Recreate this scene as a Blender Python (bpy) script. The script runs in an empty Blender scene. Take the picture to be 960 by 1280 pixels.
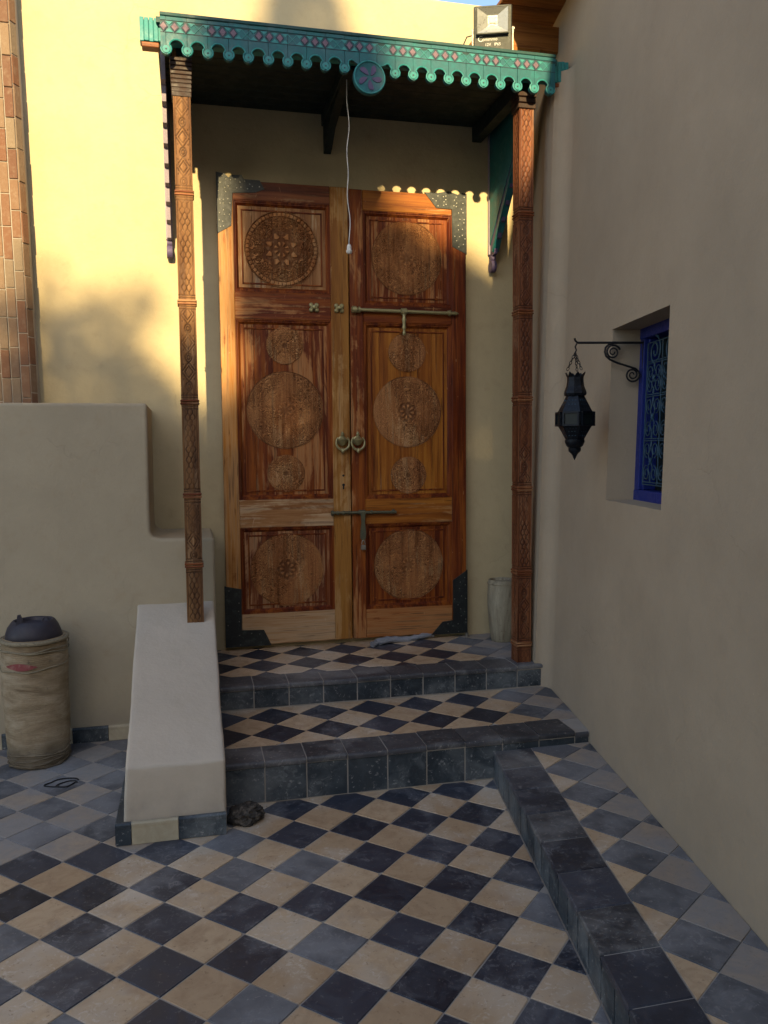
import bpy, bmesh, math, random
import numpy as np
from mathutils import Vector, Matrix
random.seed(7); np.random.seed(7)
sc = bpy.context.scene
COL = sc.collection
PI = math.pi

# ------------------------------------------------------------------ camera
CAM_H, YAW, PIT, ROL, FPX = 1.7234, 0.232, 0.0779, -0.0086, 1027.1
cam = bpy.data.cameras.new('camera'); cam_o = bpy.data.objects.new('camera', cam); COL.objects.link(cam_o)
cy_, sy_, cp_, sp_ = math.cos(YAW), math.sin(YAW), math.cos(PIT), math.sin(PIT)
F_ = Vector((sy_*cp_, cy_*cp_, -sp_)); R_ = Vector((cy_, -sy_, 0)); U_ = R_.cross(F_)
R2_ = R_*math.cos(ROL) + U_*math.sin(ROL); U2_ = -R_*math.sin(ROL) + U_*math.cos(ROL)
M_ = Matrix((R2_, U2_, -F_)).transposed().to_4x4(); M_.translation = Vector((0, 0, CAM_H))
cam_o.matrix_world = M_
cam.sensor_fit = 'VERTICAL'; cam.sensor_height = 36.0; cam.lens = FPX/1280*36.0
cam.clip_start = 0.05; cam.clip_end = 2000
sc.camera = cam_o

# ------------------------------------------------------------------ light
SUN_DIR = Vector((0.205, 1.0, -0.380)).normalized()          # way the light travels
sun = bpy.data.lights.new('sun', 'SUN'); sun.energy = 5.0; sun.angle = math.radians(0.6); sun.color = (1.0, 0.76, 0.38)
sun_o = bpy.data.objects.new('sun', sun); COL.objects.link(sun_o)
sun_o.rotation_euler = SUN_DIR.to_track_quat('-Z', 'Y').to_euler(); sun_o.location = (-6, -20, 12)
w = bpy.data.worlds.new('World'); sc.world = w; w.use_nodes = True
nt = w.node_tree
bg = nt.nodes['Background']; sky = nt.nodes.new('ShaderNodeTexSky'); sky.sky_type = 'NISHITA'; sky.sun_disc = False
sky.sun_elevation = math.asin(-SUN_DIR.z); sky.sun_rotation = math.atan2(-SUN_DIR.x, -SUN_DIR.y)
sky.air_density = 1.0; sky.dust_density = 1.2
nt.links.new(sky.outputs[0], bg.inputs[0]); bg.inputs[1].default_value = 0.130
vs = sc.view_settings; vs.view_transform = 'Standard'; vs.look = 'None'; vs.exposure = 1.25; vs.gamma = 1.0

# ------------------------------------------------------------------ materials
class NT:
    def __init__(s, name):
        s.m = bpy.data.materials.new(name); s.m.use_nodes = True; s.t = s.m.node_tree
        s.b = s.t.nodes['Principled BSDF']
    def n(s, typ, **kw):
        x = s.t.nodes.new('ShaderNode'+typ)
        for k, v in kw.items(): setattr(x, k, v)
        return x
    def l(s, a, b): s.t.links.new(a, b)
    def pos(s, scale=(1, 1, 1), off=None):
        g = s.n('NewGeometry'); m = s.n('Mapping'); m.inputs['Scale'].default_value = scale
        if off: m.inputs['Location'].default_value = off
        s.l(g.outputs['Position'], m.inputs['Vector']); return m.outputs[0]
    def noise(s, vec, scale, detail=5, rough=0.6, dist=0.0):
        n = s.n('TexNoise'); n.inputs['Scale'].default_value = scale; n.inputs['Detail'].default_value = detail
        n.inputs['Roughness'].default_value = rough; n.inputs['Distortion'].default_value = dist
        s.l(vec, n.inputs['Vector']); return n.outputs['Fac']
    def ramp(s, fac, stops):
        r = s.n('ValToRGB'); e = r.color_ramp.elements
        while len(e) < len(stops): e.new(0.5)
        for i, (p, c) in enumerate(stops):
            e[i].position = p; e[i].color = (*c, 1) if len(c) == 3 else c
        s.l(fac, r.inputs[0]); return r.outputs[0]
    def mask(s, fac, lo, hi):
        r = s.n('MapRange'); r.inputs[1].default_value = lo; r.inputs[2].default_value = hi; s.l(fac, r.inputs[0]); return r.outputs[0]
    def mix(s, fac, a, b, mode='MIX'):
        x = s.n('Mix', data_type='RGBA', blend_type=mode)
        for sock, v in ((x.inputs[0], fac), (x.inputs[6], a), (x.inputs[7], b)):
            if isinstance(v, (int, float)): sock.default_value = v
            elif isinstance(v, tuple): sock.default_value = (*v, 1)
            else: s.l(v, sock)
        return x.outputs[2]
    def math(s, op, a, b=None):
        x = s.n('Math', operation=op)
        for sock, v in ((x.inputs[0], a), (x.inputs[1], b)):
            if v is None: continue
            if isinstance(v, (int, float)): sock.default_value = v
            else: s.l(v, sock)
        return x.outputs[0]
    def out(s, col, rough=0.7, bump=None, bs=0.3, bd=0.01, metal=0.0, spec=0.4):
        if isinstance(col, tuple): s.b.inputs['Base Color'].default_value = (*col, 1)
        else: s.l(col, s.b.inputs['Base Color'])
        if isinstance(rough, (int, float)): s.b.inputs['Roughness'].default_value = rough
        else: s.l(rough, s.b.inputs['Roughness'])
        s.b.inputs['Metallic'].default_value = metal
        s.b.inputs['Specular IOR Level'].default_value = spec
        if bump is not None:
            x = s.n('Bump'); x.inputs['Strength'].default_value = bs; x.inputs['Distance'].default_value = bd
            s.l(bump, x.inputs['Height']); s.l(x.outputs[0], s.b.inputs['Normal'])
        return s.m
    def rnd(s):
        return s.n('ObjectInfo').outputs['Random']

def plaster(name, base, var=0.12, tint=(0.30, 0.22, 0.13), stain_shade=0.35):
    t = NT(name); p = t.pos()
    a = t.noise(p, 1.3, 6, 0.62); b = t.noise(p, 9, 6, 0.65); c = t.noise(p, 60, 4, 0.6)
    lo = tuple(v*(1-var) for v in base); hi = tuple(min(1, v*(1+var)) for v in base)
    col = t.ramp(a, [(0.3, lo), (0.7, hi)])
    col = t.mix(t.math('MULTIPLY', t.mask(b, 0.55, 0.8), stain_shade), col, tint)
    streak = t.noise(t.pos((7, 7, 0.5)), 1.0, 5, 0.6)
    col = t.mix(t.math('MULTIPLY', t.mask(streak, 0.58, 0.82), stain_shade*0.6), col, tint)
    dn = t.n('Mix', data_type='VECTOR'); nz = t.n('TexNoise'); nz.inputs['Scale'].default_value = 2.2; nz.inputs['Detail'].default_value = 6; t.l(p, nz.inputs['Vector'])
    dn.inputs[0].default_value = 0.35; t.l(p, dn.inputs[4]); t.l(nz.outputs['Color'], dn.inputs[5])
    vo = t.n('TexVoronoi', feature='DISTANCE_TO_EDGE'); vo.inputs['Scale'].default_value = 1.7; t.l(dn.outputs[1], vo.inputs['Vector'])
    crack = t.math('MULTIPLY', t.mask(vo.outputs['Distance'], 0.006, 0.001), t.mask(t.noise(t.pos(off=(3, 5, 1)), 1.6, 3), 0.56, 0.64))
    col = t.mix(t.math('MULTIPLY', crack, 0.12), col, tuple(v*0.4 for v in base))
    sx = t.n('SeparateXYZ'); t.l(p, sx.inputs[0])
    low_ = t.math('ADD', sx.outputs[2], t.math('MULTIPLY', t.math('SUBTRACT', b, 0.5), 0.5))
    col = t.mix(t.math('MULTIPLY', t.mask(low_, 0.26, 0.02), 0.40), col, (0.25, 0.22, 0.19))
    col = t.mix(t.math('MULTIPLY', t.mask(c, 0.70, 0.76), 0.35), col, tuple(min(1, v*1.45) for v in base))
    h = t.math('ADD', t.math('MULTIPLY', b, 0.7), t.math('MULTIPLY', c, 0.25))
    h = t.math('SUBTRACT', h, t.math('MULTIPLY', crack, 0.15))
    h = t.math('ADD', h, t.math('MULTIPLY', a, 1.2))
    return t.out(col, 0.9, h, 0.35, 0.02, spec=0.2)

def wood(name, axis, dark, mid, light, pale, wear=0.5, rough=0.45, carve=False, grain=14.0):
    t = NT(name)
    sc_ = [grain]*3; sc_['xyz'.index(axis)] = 0.75
    sf = [grain*4]*3; sf['xyz'.index(axis)] = 2.2
    oi = t.n('ObjectInfo'); g = t.n('NewGeometry')
    add = t.n('VectorMath', operation='ADD'); t.l(g.outputs['Position'], add.inputs[0])
    sm = t.n('VectorMath', operation='SCALE'); cb = t.n('CombineXYZ')
    for i in range(3): t.l(oi.outputs['Random'], cb.inputs[i])
    sm.inputs['Scale'].default_value = 37.0; t.l(cb.outputs[0], sm.inputs[0]); t.l(sm.outputs[0], add.inputs[1])
    def mp(s3):
        m = t.n('Mapping'); m.inputs['Scale'].default_value = s3; t.l(add.outputs[0], m.inputs['Vector']); return m.outputs[0]
    a = t.noise(mp(sc_), 1.0, 7, 0.68, 0.35); f = t.noise(mp(sf), 1.0, 4, 0.6, 0.2)
    patch = t.noise(mp([3.1 if k != 'xyz'.index(axis) else 1.3 for k in range(3)]), 1.0, 6, 0.66, 0.8)
    col = t.ramp(a, [(0.28, dark), (0.46, mid), (0.62, light), (0.74, mid)])
    v = t.math('ADD', t.math('MULTIPLY', patch, 0.65), t.math('MULTIPLY', f, 0.35))
    lo = 0.66-0.30*wear
    col = t.mix(t.mask(v, lo, lo+0.055), col, t.ramp(f, [(0.3, light), (0.65, pale)]))
    col = t.mix(t.math('MULTIPLY', t.mask(f, 0.54, 0.66), 0.6), col, dark)
    cr = t.noise(mp([v_*1.6 for v_ in sf]), 1.0, 3, 0.6); col = t.mix(t.math('MULTIPLY', t.mask(cr, 0.67, 0.71), 0.7), col, tuple(v_*0.3 for v_ in dark))
    scratch = t.noise(mp([40, 40, 11]), 1.0, 2, 0.5, 1.5)
    col = t.mix(t.math('MULTIPLY', t.mask(scratch, 0.72, 0.76), 0.6), col, pale)
    r = t.ramp(v, [(0.35, (rough*0.8,)*3), (0.6, (min(1, rough*1.5),)*3)])
    h = t.math('ADD', t.math('MULTIPLY', f, 0.7), t.math('MULTIPLY', v, 0.8))
    if carve:
        at = t.n('Attribute', attribute_name='carve').outputs['Fac']
        col = t.mix(t.math('MULTIPLY', at, 0.8), col, tuple(c*0.75 for c in dark))
        dn = t.noise(mp([30, 30, 30]), 1.0, 3)
        col = t.mix(t.math('MULTIPLY', t.math('MULTIPLY', t.mask(dn, 0.52, 0.7), at), 0.3), col, pale)
    return t.out(col, r, h, 0.35, 0.006, spec=0.22)

def tilemat(name, c0, c1, worn, dust, dustlo=0.58, rough=0.5, spots=None):
    t = NT(name); oi = t.rnd(); p = t.pos()
    base = t.ramp(oi, [(0.0, c0), (1.0, c1)])
    n1 = t.noise(p, 11, 7, 0.68, 0.6); n2 = t.noise(p, 46, 5, 0.7); n3 = t.noise(p, 2.1, 4, 0.55, 0.5)
    col = t.mix(t.math('MULTIPLY', t.mask(n1, 0.45, 0.72), 0.75), base, worn)
    nd = t.math('ADD', t.math('MULTIPLY', n3, 0.75), t.math('MULTIPLY', n1, 0.25))
    dm = t.mask(nd, dustlo-0.08, dustlo+0.10)
    col = t.mix(t.math('MULTIPLY', dm, 0.75), col, dust)
    if spots:
        col = t.mix(t.math('MULTIPLY', t.mask(n2, 0.60, 0.66), 0.6), col, spots)
        n4 = t.noise(p, 24, 6, 0.72, 1.6); col = t.mix(t.math('MULTIPLY', t.math('MULTIPLY', t.mask(n4, 0.54, 0.63), t.mask(n3, 0.42, 0.58)), 0.7), col, dust)
    r = t.ramp(n1, [(0.3, (rough*0.75,)*3), (0.7, (min(1, rough*1.5),)*3)])
    h = t.math('ADD', n1, t.math('MULTIPLY', n2, 0.4))
    return t.out(col, r, h, 0.25, 0.004, spec=0.45)

def paint(name, c, worn, rough=0.5, lo=0.55, scale=18, metal=0.0, bs=0.2, spec=0.4):
    t = NT(name); p = t.pos(); a = t.noise(p, scale, 7, 0.68, 0.3); b = t.noise(p, scale*4, 4, 0.6)
    col = t.mix(t.mask(a, lo, lo+0.2), c, worn)
    col = t.mix(t.math('MULTIPLY', t.mask(b, 0.4, 0.75), 0.35), col, tuple(v*0.55 for v in c))
    r = t.ramp(a, [(0.35, (rough*0.8,)*3), (0.7, (min(1, rough*1.4),)*3)])
    return t.out(col, r, t.math('ADD', a, b), bs, 0.004, metal, spec)

M = {}
M['wall'] = plaster('ochre_plaster', (0.45, 0.37, 0.225))
M['side'] = plaster('tan_plaster', (0.375, 0.298, 0.212), 0.10, (0.31, 0.24, 0.17))
M['low'] = plaster('grey_ochre_plaster', (0.36, 0.305, 0.215), 0.10)
M['pale'] = plaster('pale_plaster', (0.47, 0.405, 0.325), 0.08, (0.36, 0.30, 0.22), 0.25)
M['grout'] = plaster('cement', (0.34, 0.31, 0.275), 0.15)
M['ground'] = plaster('earth', (0.30, 0.22, 0.15), 0.2)
M['tdark'] = tilemat('dark_tile', (0.012, 0.014, 0.024), (0.042, 0.046, 0.064), (0.062, 0.066, 0.084), (0.20, 0.20, 0.21), 0.585, 0.42, (0.17, 0.165, 0.16))
M['tbeige'] = tilemat('beige_tile', (0.40, 0.272, 0.16), (0.52, 0.375, 0.235), (0.30, 0.185, 0.10), (0.60, 0.52, 0.42), 0.56, 0.6, (0.19, 0.115, 0.06))
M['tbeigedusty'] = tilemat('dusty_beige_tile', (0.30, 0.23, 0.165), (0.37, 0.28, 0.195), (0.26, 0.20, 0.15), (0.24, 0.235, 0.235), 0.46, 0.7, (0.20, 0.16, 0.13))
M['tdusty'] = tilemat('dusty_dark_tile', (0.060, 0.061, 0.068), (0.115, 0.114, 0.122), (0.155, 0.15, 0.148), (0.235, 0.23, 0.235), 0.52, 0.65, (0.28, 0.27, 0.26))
M['tnose'] = tilemat('step_edge_tile', (0.030, 0.031, 0.037), (0.062, 0.062, 0.070), (0.10, 0.095, 0.095), (0.22, 0.215, 0.21), 0.56, 0.5, (0.30, 0.27, 0.24))
M['triser'] = tilemat('riser_tile', (0.014, 0.022, 0.031), (0.036, 0.047, 0.058), (0.065, 0.080, 0.092), (0.17, 0.185, 0.195), 0.565, 0.45, (0.34, 0.34, 0.33))
M['tcream'] = tilemat('cream_tile', (0.40, 0.345, 0.24), (0.44, 0.38, 0.27), (0.32, 0.26, 0.17), (0.40, 0.36, 0.30), 0.62, 0.6)
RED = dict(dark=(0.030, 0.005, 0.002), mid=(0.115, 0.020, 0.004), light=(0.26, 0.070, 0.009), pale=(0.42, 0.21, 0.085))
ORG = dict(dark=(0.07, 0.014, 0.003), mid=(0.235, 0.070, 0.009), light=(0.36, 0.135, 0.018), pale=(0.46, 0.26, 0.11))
OCH = dict(dark=(0.12, 0.040, 0.008), mid=(0.24, 0.095, 0.017), light=(0.32, 0.145, 0.030), pale=(0.44, 0.26, 0.11))
PAL = dict(dark=(0.09, 0.028, 0.008), mid=(0.25, 0.105, 0.034), light=(0.36, 0.19, 0.080), pale=(0.50, 0.36, 0.22))
BRN = dict(dark=(0.040, 0.010, 0.005), mid=(0.125, 0.032, 0.012), light=(0.24, 0.082, 0.026), pale=(0.40, 0.23, 0.115))
for ax in 'xz':
    for nm, d in (('red', RED), ('org', ORG), ('och', OCH), ('brn', BRN), ('pal', PAL)):
        for wl, wv in (('a', 0.15), ('b', 0.5), ('c', 0.85)):
            M[nm+ax+wl] = wood(f'{nm}_wood_{ax}{wl}', ax, wear=wv, **d)
M['medal'] = wood('carved_wood', 'z', (0.09, 0.028, 0.009), (0.31, 0.125, 0.042), (0.40, 0.185, 0.070), (0.46, 0.27, 0.13), 0.45, 0.7, True)
M['post'] = wood('carved_post_wood', 'z', (0.030, 0.012, 0.006), (0.135, 0.062, 0.024), (0.215, 0.110, 0.044), (0.32, 0.19, 0.10), 0.4, 0.6, True)
M['postred'] = wood('carved_red_post_wood', 'z', (0.038, 0.012, 0.007), (0.13, 0.042, 0.017), (0.21, 0.078, 0.032), (0.32, 0.17, 0.09), 0.4, 0.5, True)
M['stain_shade'] = paint('shadow_dark_wood', (0.022, 0.009, 0.005), (0.045, 0.020, 0.011), 0.6, 0.5, 20)  # near-black colour stands in for the shadow on the post capitals
M['beam'] = wood('beam_wood', 'x', (0.10, 0.03, 0.008), (0.26, 0.095, 0.022), (0.36, 0.15, 0.04), (0.42, 0.22, 0.08), 0.3)
M['teal'] = paint('teal_paint', (0.007, 0.092, 0.106), (0.018, 0.155, 0.16), 0.55, 0.5, 14)
M['teallt'] = paint('light_teal_paint', (0.020, 0.195, 0.195), (0.05, 0.27, 0.25), 0.55, 0.5, 20)
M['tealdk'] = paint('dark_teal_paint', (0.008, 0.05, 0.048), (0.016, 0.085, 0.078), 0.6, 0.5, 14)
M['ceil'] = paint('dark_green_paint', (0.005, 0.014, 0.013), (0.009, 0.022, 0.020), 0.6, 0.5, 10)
M['pink'] = paint('mauve_paint', (0.145, 0.092, 0.125), (0.10, 0.080, 0.11), 0.6, 0.5, 30)
M['purple'] = paint('purple_paint', (0.075, 0.055, 0.125), (0.12, 0.095, 0.15), 0.6, 0.5, 25)
M['lilac'] = paint('lilac_paint', (0.26, 0.22, 0.27), (0.36, 0.31, 0.33), 0.7, 0.5, 25)
M['ink'] = paint('dark_line_paint', (0.02, 0.03, 0.05), (0.03, 0.05, 0.06), 0.6)
M['plate'] = paint('worn_black_plate', (0.012, 0.015, 0.016), (0.05, 0.06, 0.055), 0.45, 0.52, 25)
M['plateg'] = paint('worn_grey_plate', (0.026, 0.031, 0.030), (0.075, 0.08, 0.074), 0.5, 0.48, 35)
M['nailold'] = paint('old_nail_head', (0.16, 0.155, 0.14), (0.09, 0.085, 0.075), 0.5, metal=0.4)
M['nail'] = paint('nail_head', (0.40, 0.39, 0.34), (0.5, 0.48, 0.4), 0.4, metal=0.4)
M['brass'] = paint('tarnished_brass', (0.34, 0.30, 0.15), (0.19, 0.20, 0.11), 0.42, 0.55, 60, 0.55)
M['bronze'] = paint('greenish_bronze', (0.13, 0.125, 0.078), (0.09, 0.115, 0.09), 0.5, 0.5, 60, 0.6)
M['steel'] = paint('dull_steel', (0.30, 0.28, 0.24), (0.2, 0.17, 0.13), 0.4, 0.55, 60, 0.7)
M['iron'] = paint('black_iron', (0.012, 0.012, 0.014), (0.035, 0.028, 0.024), 0.55, 0.55, 40, 0.3)
M['lantern'] = paint('dark_blue_tin', (0.007, 0.010, 0.016), (0.020, 0.027, 0.036), 0.4, 0.5, 40, 0.5, 0.4)
M['blue'] = paint('cobalt_paint', (0.008, 0.020, 0.17), (0.016, 0.034, 0.22), 0.5, 0.55, 20)
M['grille'] = paint('blue_grey_iron', (0.024, 0.062, 0.10), (0.05, 0.11, 0.15), 0.5, 0.5, 60)
M['dark'] = paint('dark_void', (0.004, 0.004, 0.012), (0.006, 0.006, 0.016), 0.5)
M['white'] = paint('white_plastic', (0.62, 0.61, 0.57), (0.5, 0.47, 0.42), 0.5, 0.6)
M['foil'] = paint('pale_plastic_sheet', (0.25, 0.26, 0.29), (0.36, 0.37, 0.40), 0.4)
M['rag'] = paint('dark_rag', (0.035, 0.030, 0.026), (0.16, 0.135, 0.11), 0.9, 0.48, 30)
M['red'] = paint('faded_red', (0.22, 0.05, 0.05), (0.30, 0.16, 0.13), 0.8, 0.5, 30)
M['rope'] = paint('dry_rope', (0.24, 0.20, 0.13), (0.12, 0.10, 0.07), 0.9, 0.5, 60)
M['bowl'] = paint('old_bowl_leather', (0.030, 0.026, 0.036), (0.055, 0.045, 0.05), 0.5, 0.52, 14)
M['floodbody'] = paint('grey_lamp_metal', (0.045, 0.048, 0.042), (0.07, 0.07, 0.06), 0.5, 0.5, 40, 0.3)
M['reflector'] = paint('lamp_reflector', (0.36, 0.37, 0.35), (0.30, 0.31, 0.29), 0.3, 0.6, 20, 0.55)
M['led'] = paint('led_yellow', (0.75, 0.70, 0.45), (0.8, 0.75, 0.5), 0.4)

def barrelmat():
    t = NT('barrel_canvas'); p = t.pos()
    a = t.noise(t.pos((2.5, 2.5, 9)), 1.2, 7, 0.7, 0.4); b = t.noise(p, 26, 5, 0.7); c = t.noise(p, 5, 5, 0.6)
    col = t.ramp(a, [(0.3, (0.14, 0.098, 0.058)), (0.5, (0.29, 0.225, 0.145)), (0.7, (0.42, 0.355, 0.255))])
    col = t.mix(t.math('MULTIPLY', t.mask(c, 0.5, 0.7), 0.6), col, (0.17, 0.115, 0.055))
    col = t.mix(t.math('MULTIPLY', t.mask(b, 0.62, 0.72), 0.6), col, (0.06, 0.05, 0.04))
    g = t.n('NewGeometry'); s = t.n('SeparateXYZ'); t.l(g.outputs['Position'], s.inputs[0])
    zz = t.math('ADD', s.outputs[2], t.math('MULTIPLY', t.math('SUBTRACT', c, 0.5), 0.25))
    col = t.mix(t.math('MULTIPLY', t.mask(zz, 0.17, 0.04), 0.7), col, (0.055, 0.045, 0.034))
    wv = t.n('TexWave', bands_direction='Z'); wv.inputs['Scale'].default_value = 30; t.l(p, wv.inputs['Vector'])
    return t.out(col, 0.9, t.math('ADD', t.math('ADD', b, a), t.math('MULTIPLY', wv.outputs['Fac'], 0.15)), 0.5, 0.008, spec=0.2)
M['barrel'] = barrelmat()
def jarmat():
    t = NT('old_jar_clay'); p = t.pos()
    st = t.noise(t.pos((14, 14, 2.2)), 1.0, 6, 0.7, 0.4); b = t.noise(p, 40, 5, 0.7)
    col = t.ramp(st, [(0.34, (0.075, 0.042, 0.026)), (0.46, (0.24, 0.205, 0.14)), (0.66, (0.36, 0.325, 0.235))])
    col = t.mix(t.mask(b, 0.6, 0.72), col, (0.12, 0.075, 0.05))
    return t.out(col, 0.7, t.math('ADD', st, b), 0.4, 0.006)
M['jar'] = jarmat()
def brickmat():
    t = NT('brick_clay'); r = t.rnd(); p = t.pos()
    col = t.ramp(r, [(0.0, (0.155, 0.075, 0.045)), (0.25, (0.18, 0.105, 0.064)), (0.5, (0.19, 0.13, 0.085)), (0.75, (0.19, 0.145, 0.10)), (1.0, (0.12, 0.055, 0.035))])
    a = t.noise(p, 22, 6, 0.7); b = t.noise(p, 80, 4)
    col = t.mix(t.math('MULTIPLY', t.mask(a, 0.5, 0.75), 0.6), col, (0.25, 0.19, 0.135))
    return t.out(col, 0.85, t.math('ADD', a, b), 0.5, 0.006, spec=0.2)
M['brick'] = brickmat()
def leafmat():
    t = NT('foliage'); r = t.noise(t.pos(), 3, 2)
    return t.out(t.ramp(r, [(0.3, (0.035, 0.06, 0.02)), (0.7, (0.08, 0.12, 0.04))]), 0.7)
M['leaf'] = leafmat()
M['bark'] = paint('bark', (0.10, 0.07, 0.045), (0.06, 0.04, 0.03), 0.9)
def glassmat():
    t = NT('dark_glass'); return t.out((0.008, 0.014, 0.014), 0.42, spec=0.3)
M['glass'] = glassmat()

# ------------------------------------------------------------------ mesh helpers
def V(*a): return Vector(a)
class MB:
    def __init__(s): s.v = []; s.f = []; s.m = []; s.sm = []
    def add(s, vs_, fs, mi=0, smooth=False):
        o = len(s.v); s.v += [tuple(v) for v in vs_]
        for f in fs: s.f.append([o+i for i in f]); s.m.append(mi); s.sm.append(smooth)
    def box(s, lo, hi, mi=0, ch=0.0):
        (x0, y0, z0), (x1, y1, z1) = lo, hi
        if ch <= 0:
            s.add([(x0,y0,z0),(x1,y0,z0),(x1,y1,z0),(x0,y1,z0),(x0,y0,z1),(x1,y0,z1),(x1,y1,z1),(x0,y1,z1)],
                  [(0,3,2,1),(4,5,6,7),(0,1,5,4),(1,2,6,5),(2,3,7,6),(3,0,4,7)], mi)
            return
        bm = bmesh.new(); bmesh.ops.create_cube(bm, size=1.0)
        for v in bm.verts: v.co = Vector(((x0+x1)/2+v.co.x*(x1-x0), (y0+y1)/2+v.co.y*(y1-y0), (z0+z1)/2+v.co.z*(z1-z0)))
        bmesh.ops.bevel(bm, geom=list(bm.edges), offset=ch, segments=1 if ch < 0.012 else 3, affect='EDGES', profile=0.5)
        bm.verts.index_update()
        s.add([v.co[:] for v in bm.verts], [[v.index for v in f.verts] for f in bm.faces], mi, ch >= 0.012); bm.free()
    def prism(s, poly, a, b, mi=0, mapf=None, ch=0.0, back=True):
        """poly 2-D ccw list; extruded from depth a (back) to b (front); mapf(u,v,d)->xyz"""
        mapf = mapf or (lambda u, v, d: (u, v, d)); n = len(poly)
        if ch > 0:
            ins = inset(poly, ch)
            d1 = b-ch if b > a else b+ch
            vs_ = [mapf(u, v, a) for u, v in poly]+[mapf(u, v, d1) for u, v in poly]+[mapf(u, v, b) for u, v in ins]
            fs = [[2*n+i for i in range(n)]]+[[i, (i+1) % n, n+(i+1) % n, n+i] for i in range(n)]+[[n+i, n+(i+1) % n, 2*n+(i+1) % n, 2*n+i] for i in range(n)]
        else:
            vs_ = [mapf(u, v, a) for u, v in poly]+[mapf(u, v, b) for u, v in poly]
            fs = [[n+i for i in range(n)]]+[[i, (i+1) % n, n+(i+1) % n, n+i] for i in range(n)]
        if back: fs.append([i for i in range(n)][::-1])
        s.add(vs_, fs, mi)
    def tube(s, pts, r, seg=8, mi=0, closed=False, cap=True):
        pts = [Vector(p) for p in pts]; n = len(pts); rs = r if isinstance(r, (list, tuple)) else [r]*n
        rings = []; up = None
        for i, p in enumerate(pts):
            a = pts[i-1] if (i > 0 or closed) else p; b = pts[(i+1) % n] if (i < n-1 or closed) else p
            t = (b-a).normalized()
            if up is None: up = t.orthogonal().normalized()
            up = (up-t*up.dot(t)); up = up.normalized() if up.length > 1e-6 else t.orthogonal().normalized()
            sd = t.cross(up)
            rings.append([p+(up*math.cos(2*PI*k/seg)+sd*math.sin(2*PI*k/seg))*rs[i] for k in range(seg)])
        vs_ = [v for rg in rings for v in rg]; fs = []
        for i in range(n if closed else n-1):
            j = (i+1) % n
            for k in range(seg): fs.append((i*seg+k, i*seg+(k+1) % seg, j*seg+(k+1) % seg, j*seg+k))
        s.add(vs_, fs, mi, True)
        if cap and not closed:
            o = len(s.v)-len(vs_)
            s.f += [[o+k for k in range(seg)][::-1], [o+(n-1)*seg+k for k in range(seg)]]; s.m += [mi, mi]; s.sm += [False, False]
    def lathe(s, prof, c=(0, 0, 0), seg=24, mi=0, axis='z', smooth=True, wob=None, rot=0.0):
        """prof: list of (r, h)"""
        vs_ = []; n = len(prof)
        for i, (r, h) in enumerate(prof):
            for k in range(seg):
                a = 2*PI*k/seg+rot; rr = r*(wob(a, h) if wob else 1.0); x, y = rr*math.cos(a), rr*math.sin(a)
                if axis == 'z': vs_.append((c[0]+x, c[1]+y, c[2]+h))
                elif axis == 'x': vs_.append((c[0]+h, c[1]+x, c[2]+y))
                else: vs_.append((c[0]+x, c[1]-h, c[2]+y))
        fs = []
        for i in range(n-1):
            for k in range(seg): fs.append((i*seg+k, i*seg+(k+1) % seg, (i+1)*seg+(k+1) % seg, (i+1)*seg+k))
        fs.append([k for k in range(seg)][::-1]); fs.append([(n-1)*seg+k for k in range(seg)])
        s.add(vs_, fs, mi, smooth)
    def mesh(s, name, mats):
        me = bpy.data.meshes.new(name); me.from_pydata(s.v, [], s.f)
        for m in (mats if isinstance(mats, (list, tuple)) else [mats]): me.materials.append(M[m] if isinstance(m, str) else m)
        me.polygons.foreach_set('material_index', s.m); me.polygons.foreach_set('use_smooth', s.sm)
        bm = bmesh.new(); bm.from_mesh(me); bmesh.ops.recalc_face_normals(bm, faces=bm.faces); bm.to_mesh(me); bm.free()
        if any(s.sm): me.set_sharp_from_angle(angle=math.radians(40))
        me.update(); return me
    def obj(s, name, mats, parent=None, loc=(0, 0, 0)):
        return link(name, s.mesh(name, mats), parent, loc)
def link(name, me, parent=None, loc=(0, 0, 0)):
    o = bpy.data.objects.new(name, me); COL.objects.link(o); o.location = loc
    if parent is not None:
        o.parent = parent; o.location = Vector(loc)-wloc(parent)
    return o
def wloc(o):
    l = Vector(o.location)
    while o.parent is not None: o = o.parent; l = l+Vector(o.location)
    return l
def tag(o, label=None, cat=None, group=None, kind=None):
    if label: o['label'] = label
    if cat: o['category'] = cat
    if group: o['group'] = group
    if kind: o['kind'] = kind
    return o
def empty(name, loc, label=None, cat=None, group=None, kind=None):
    o = bpy.data.objects.new(name, None); COL.objects.link(o); o.location = loc; o.empty_display_size = 0.1
    return tag(o, label, cat, group, kind)
def inset(poly, d):
    n = len(poly); out = []
    for i in range(n):
        p0, p1, p2 = Vector(poly[i-1]), Vector(poly[i]), Vector(poly[(i+1) % n])
        e1 = (p1-p0).normalized(); e2 = (p2-p1).normalized()
        n1 = Vector((-e1.y, e1.x)); n2 = Vector((-e2.y, e2.x)); b = n1+n2
        b = b/max(0.35, b.dot(n1)) if b.length > 1e-6 else n1
        out.append(tuple(p1+b*d))
    return out
def area(p): return 0.5*sum(p[i-1][0]*p[i][1]-p[i][0]*p[i-1][1] for i in range(len(p)))
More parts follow.
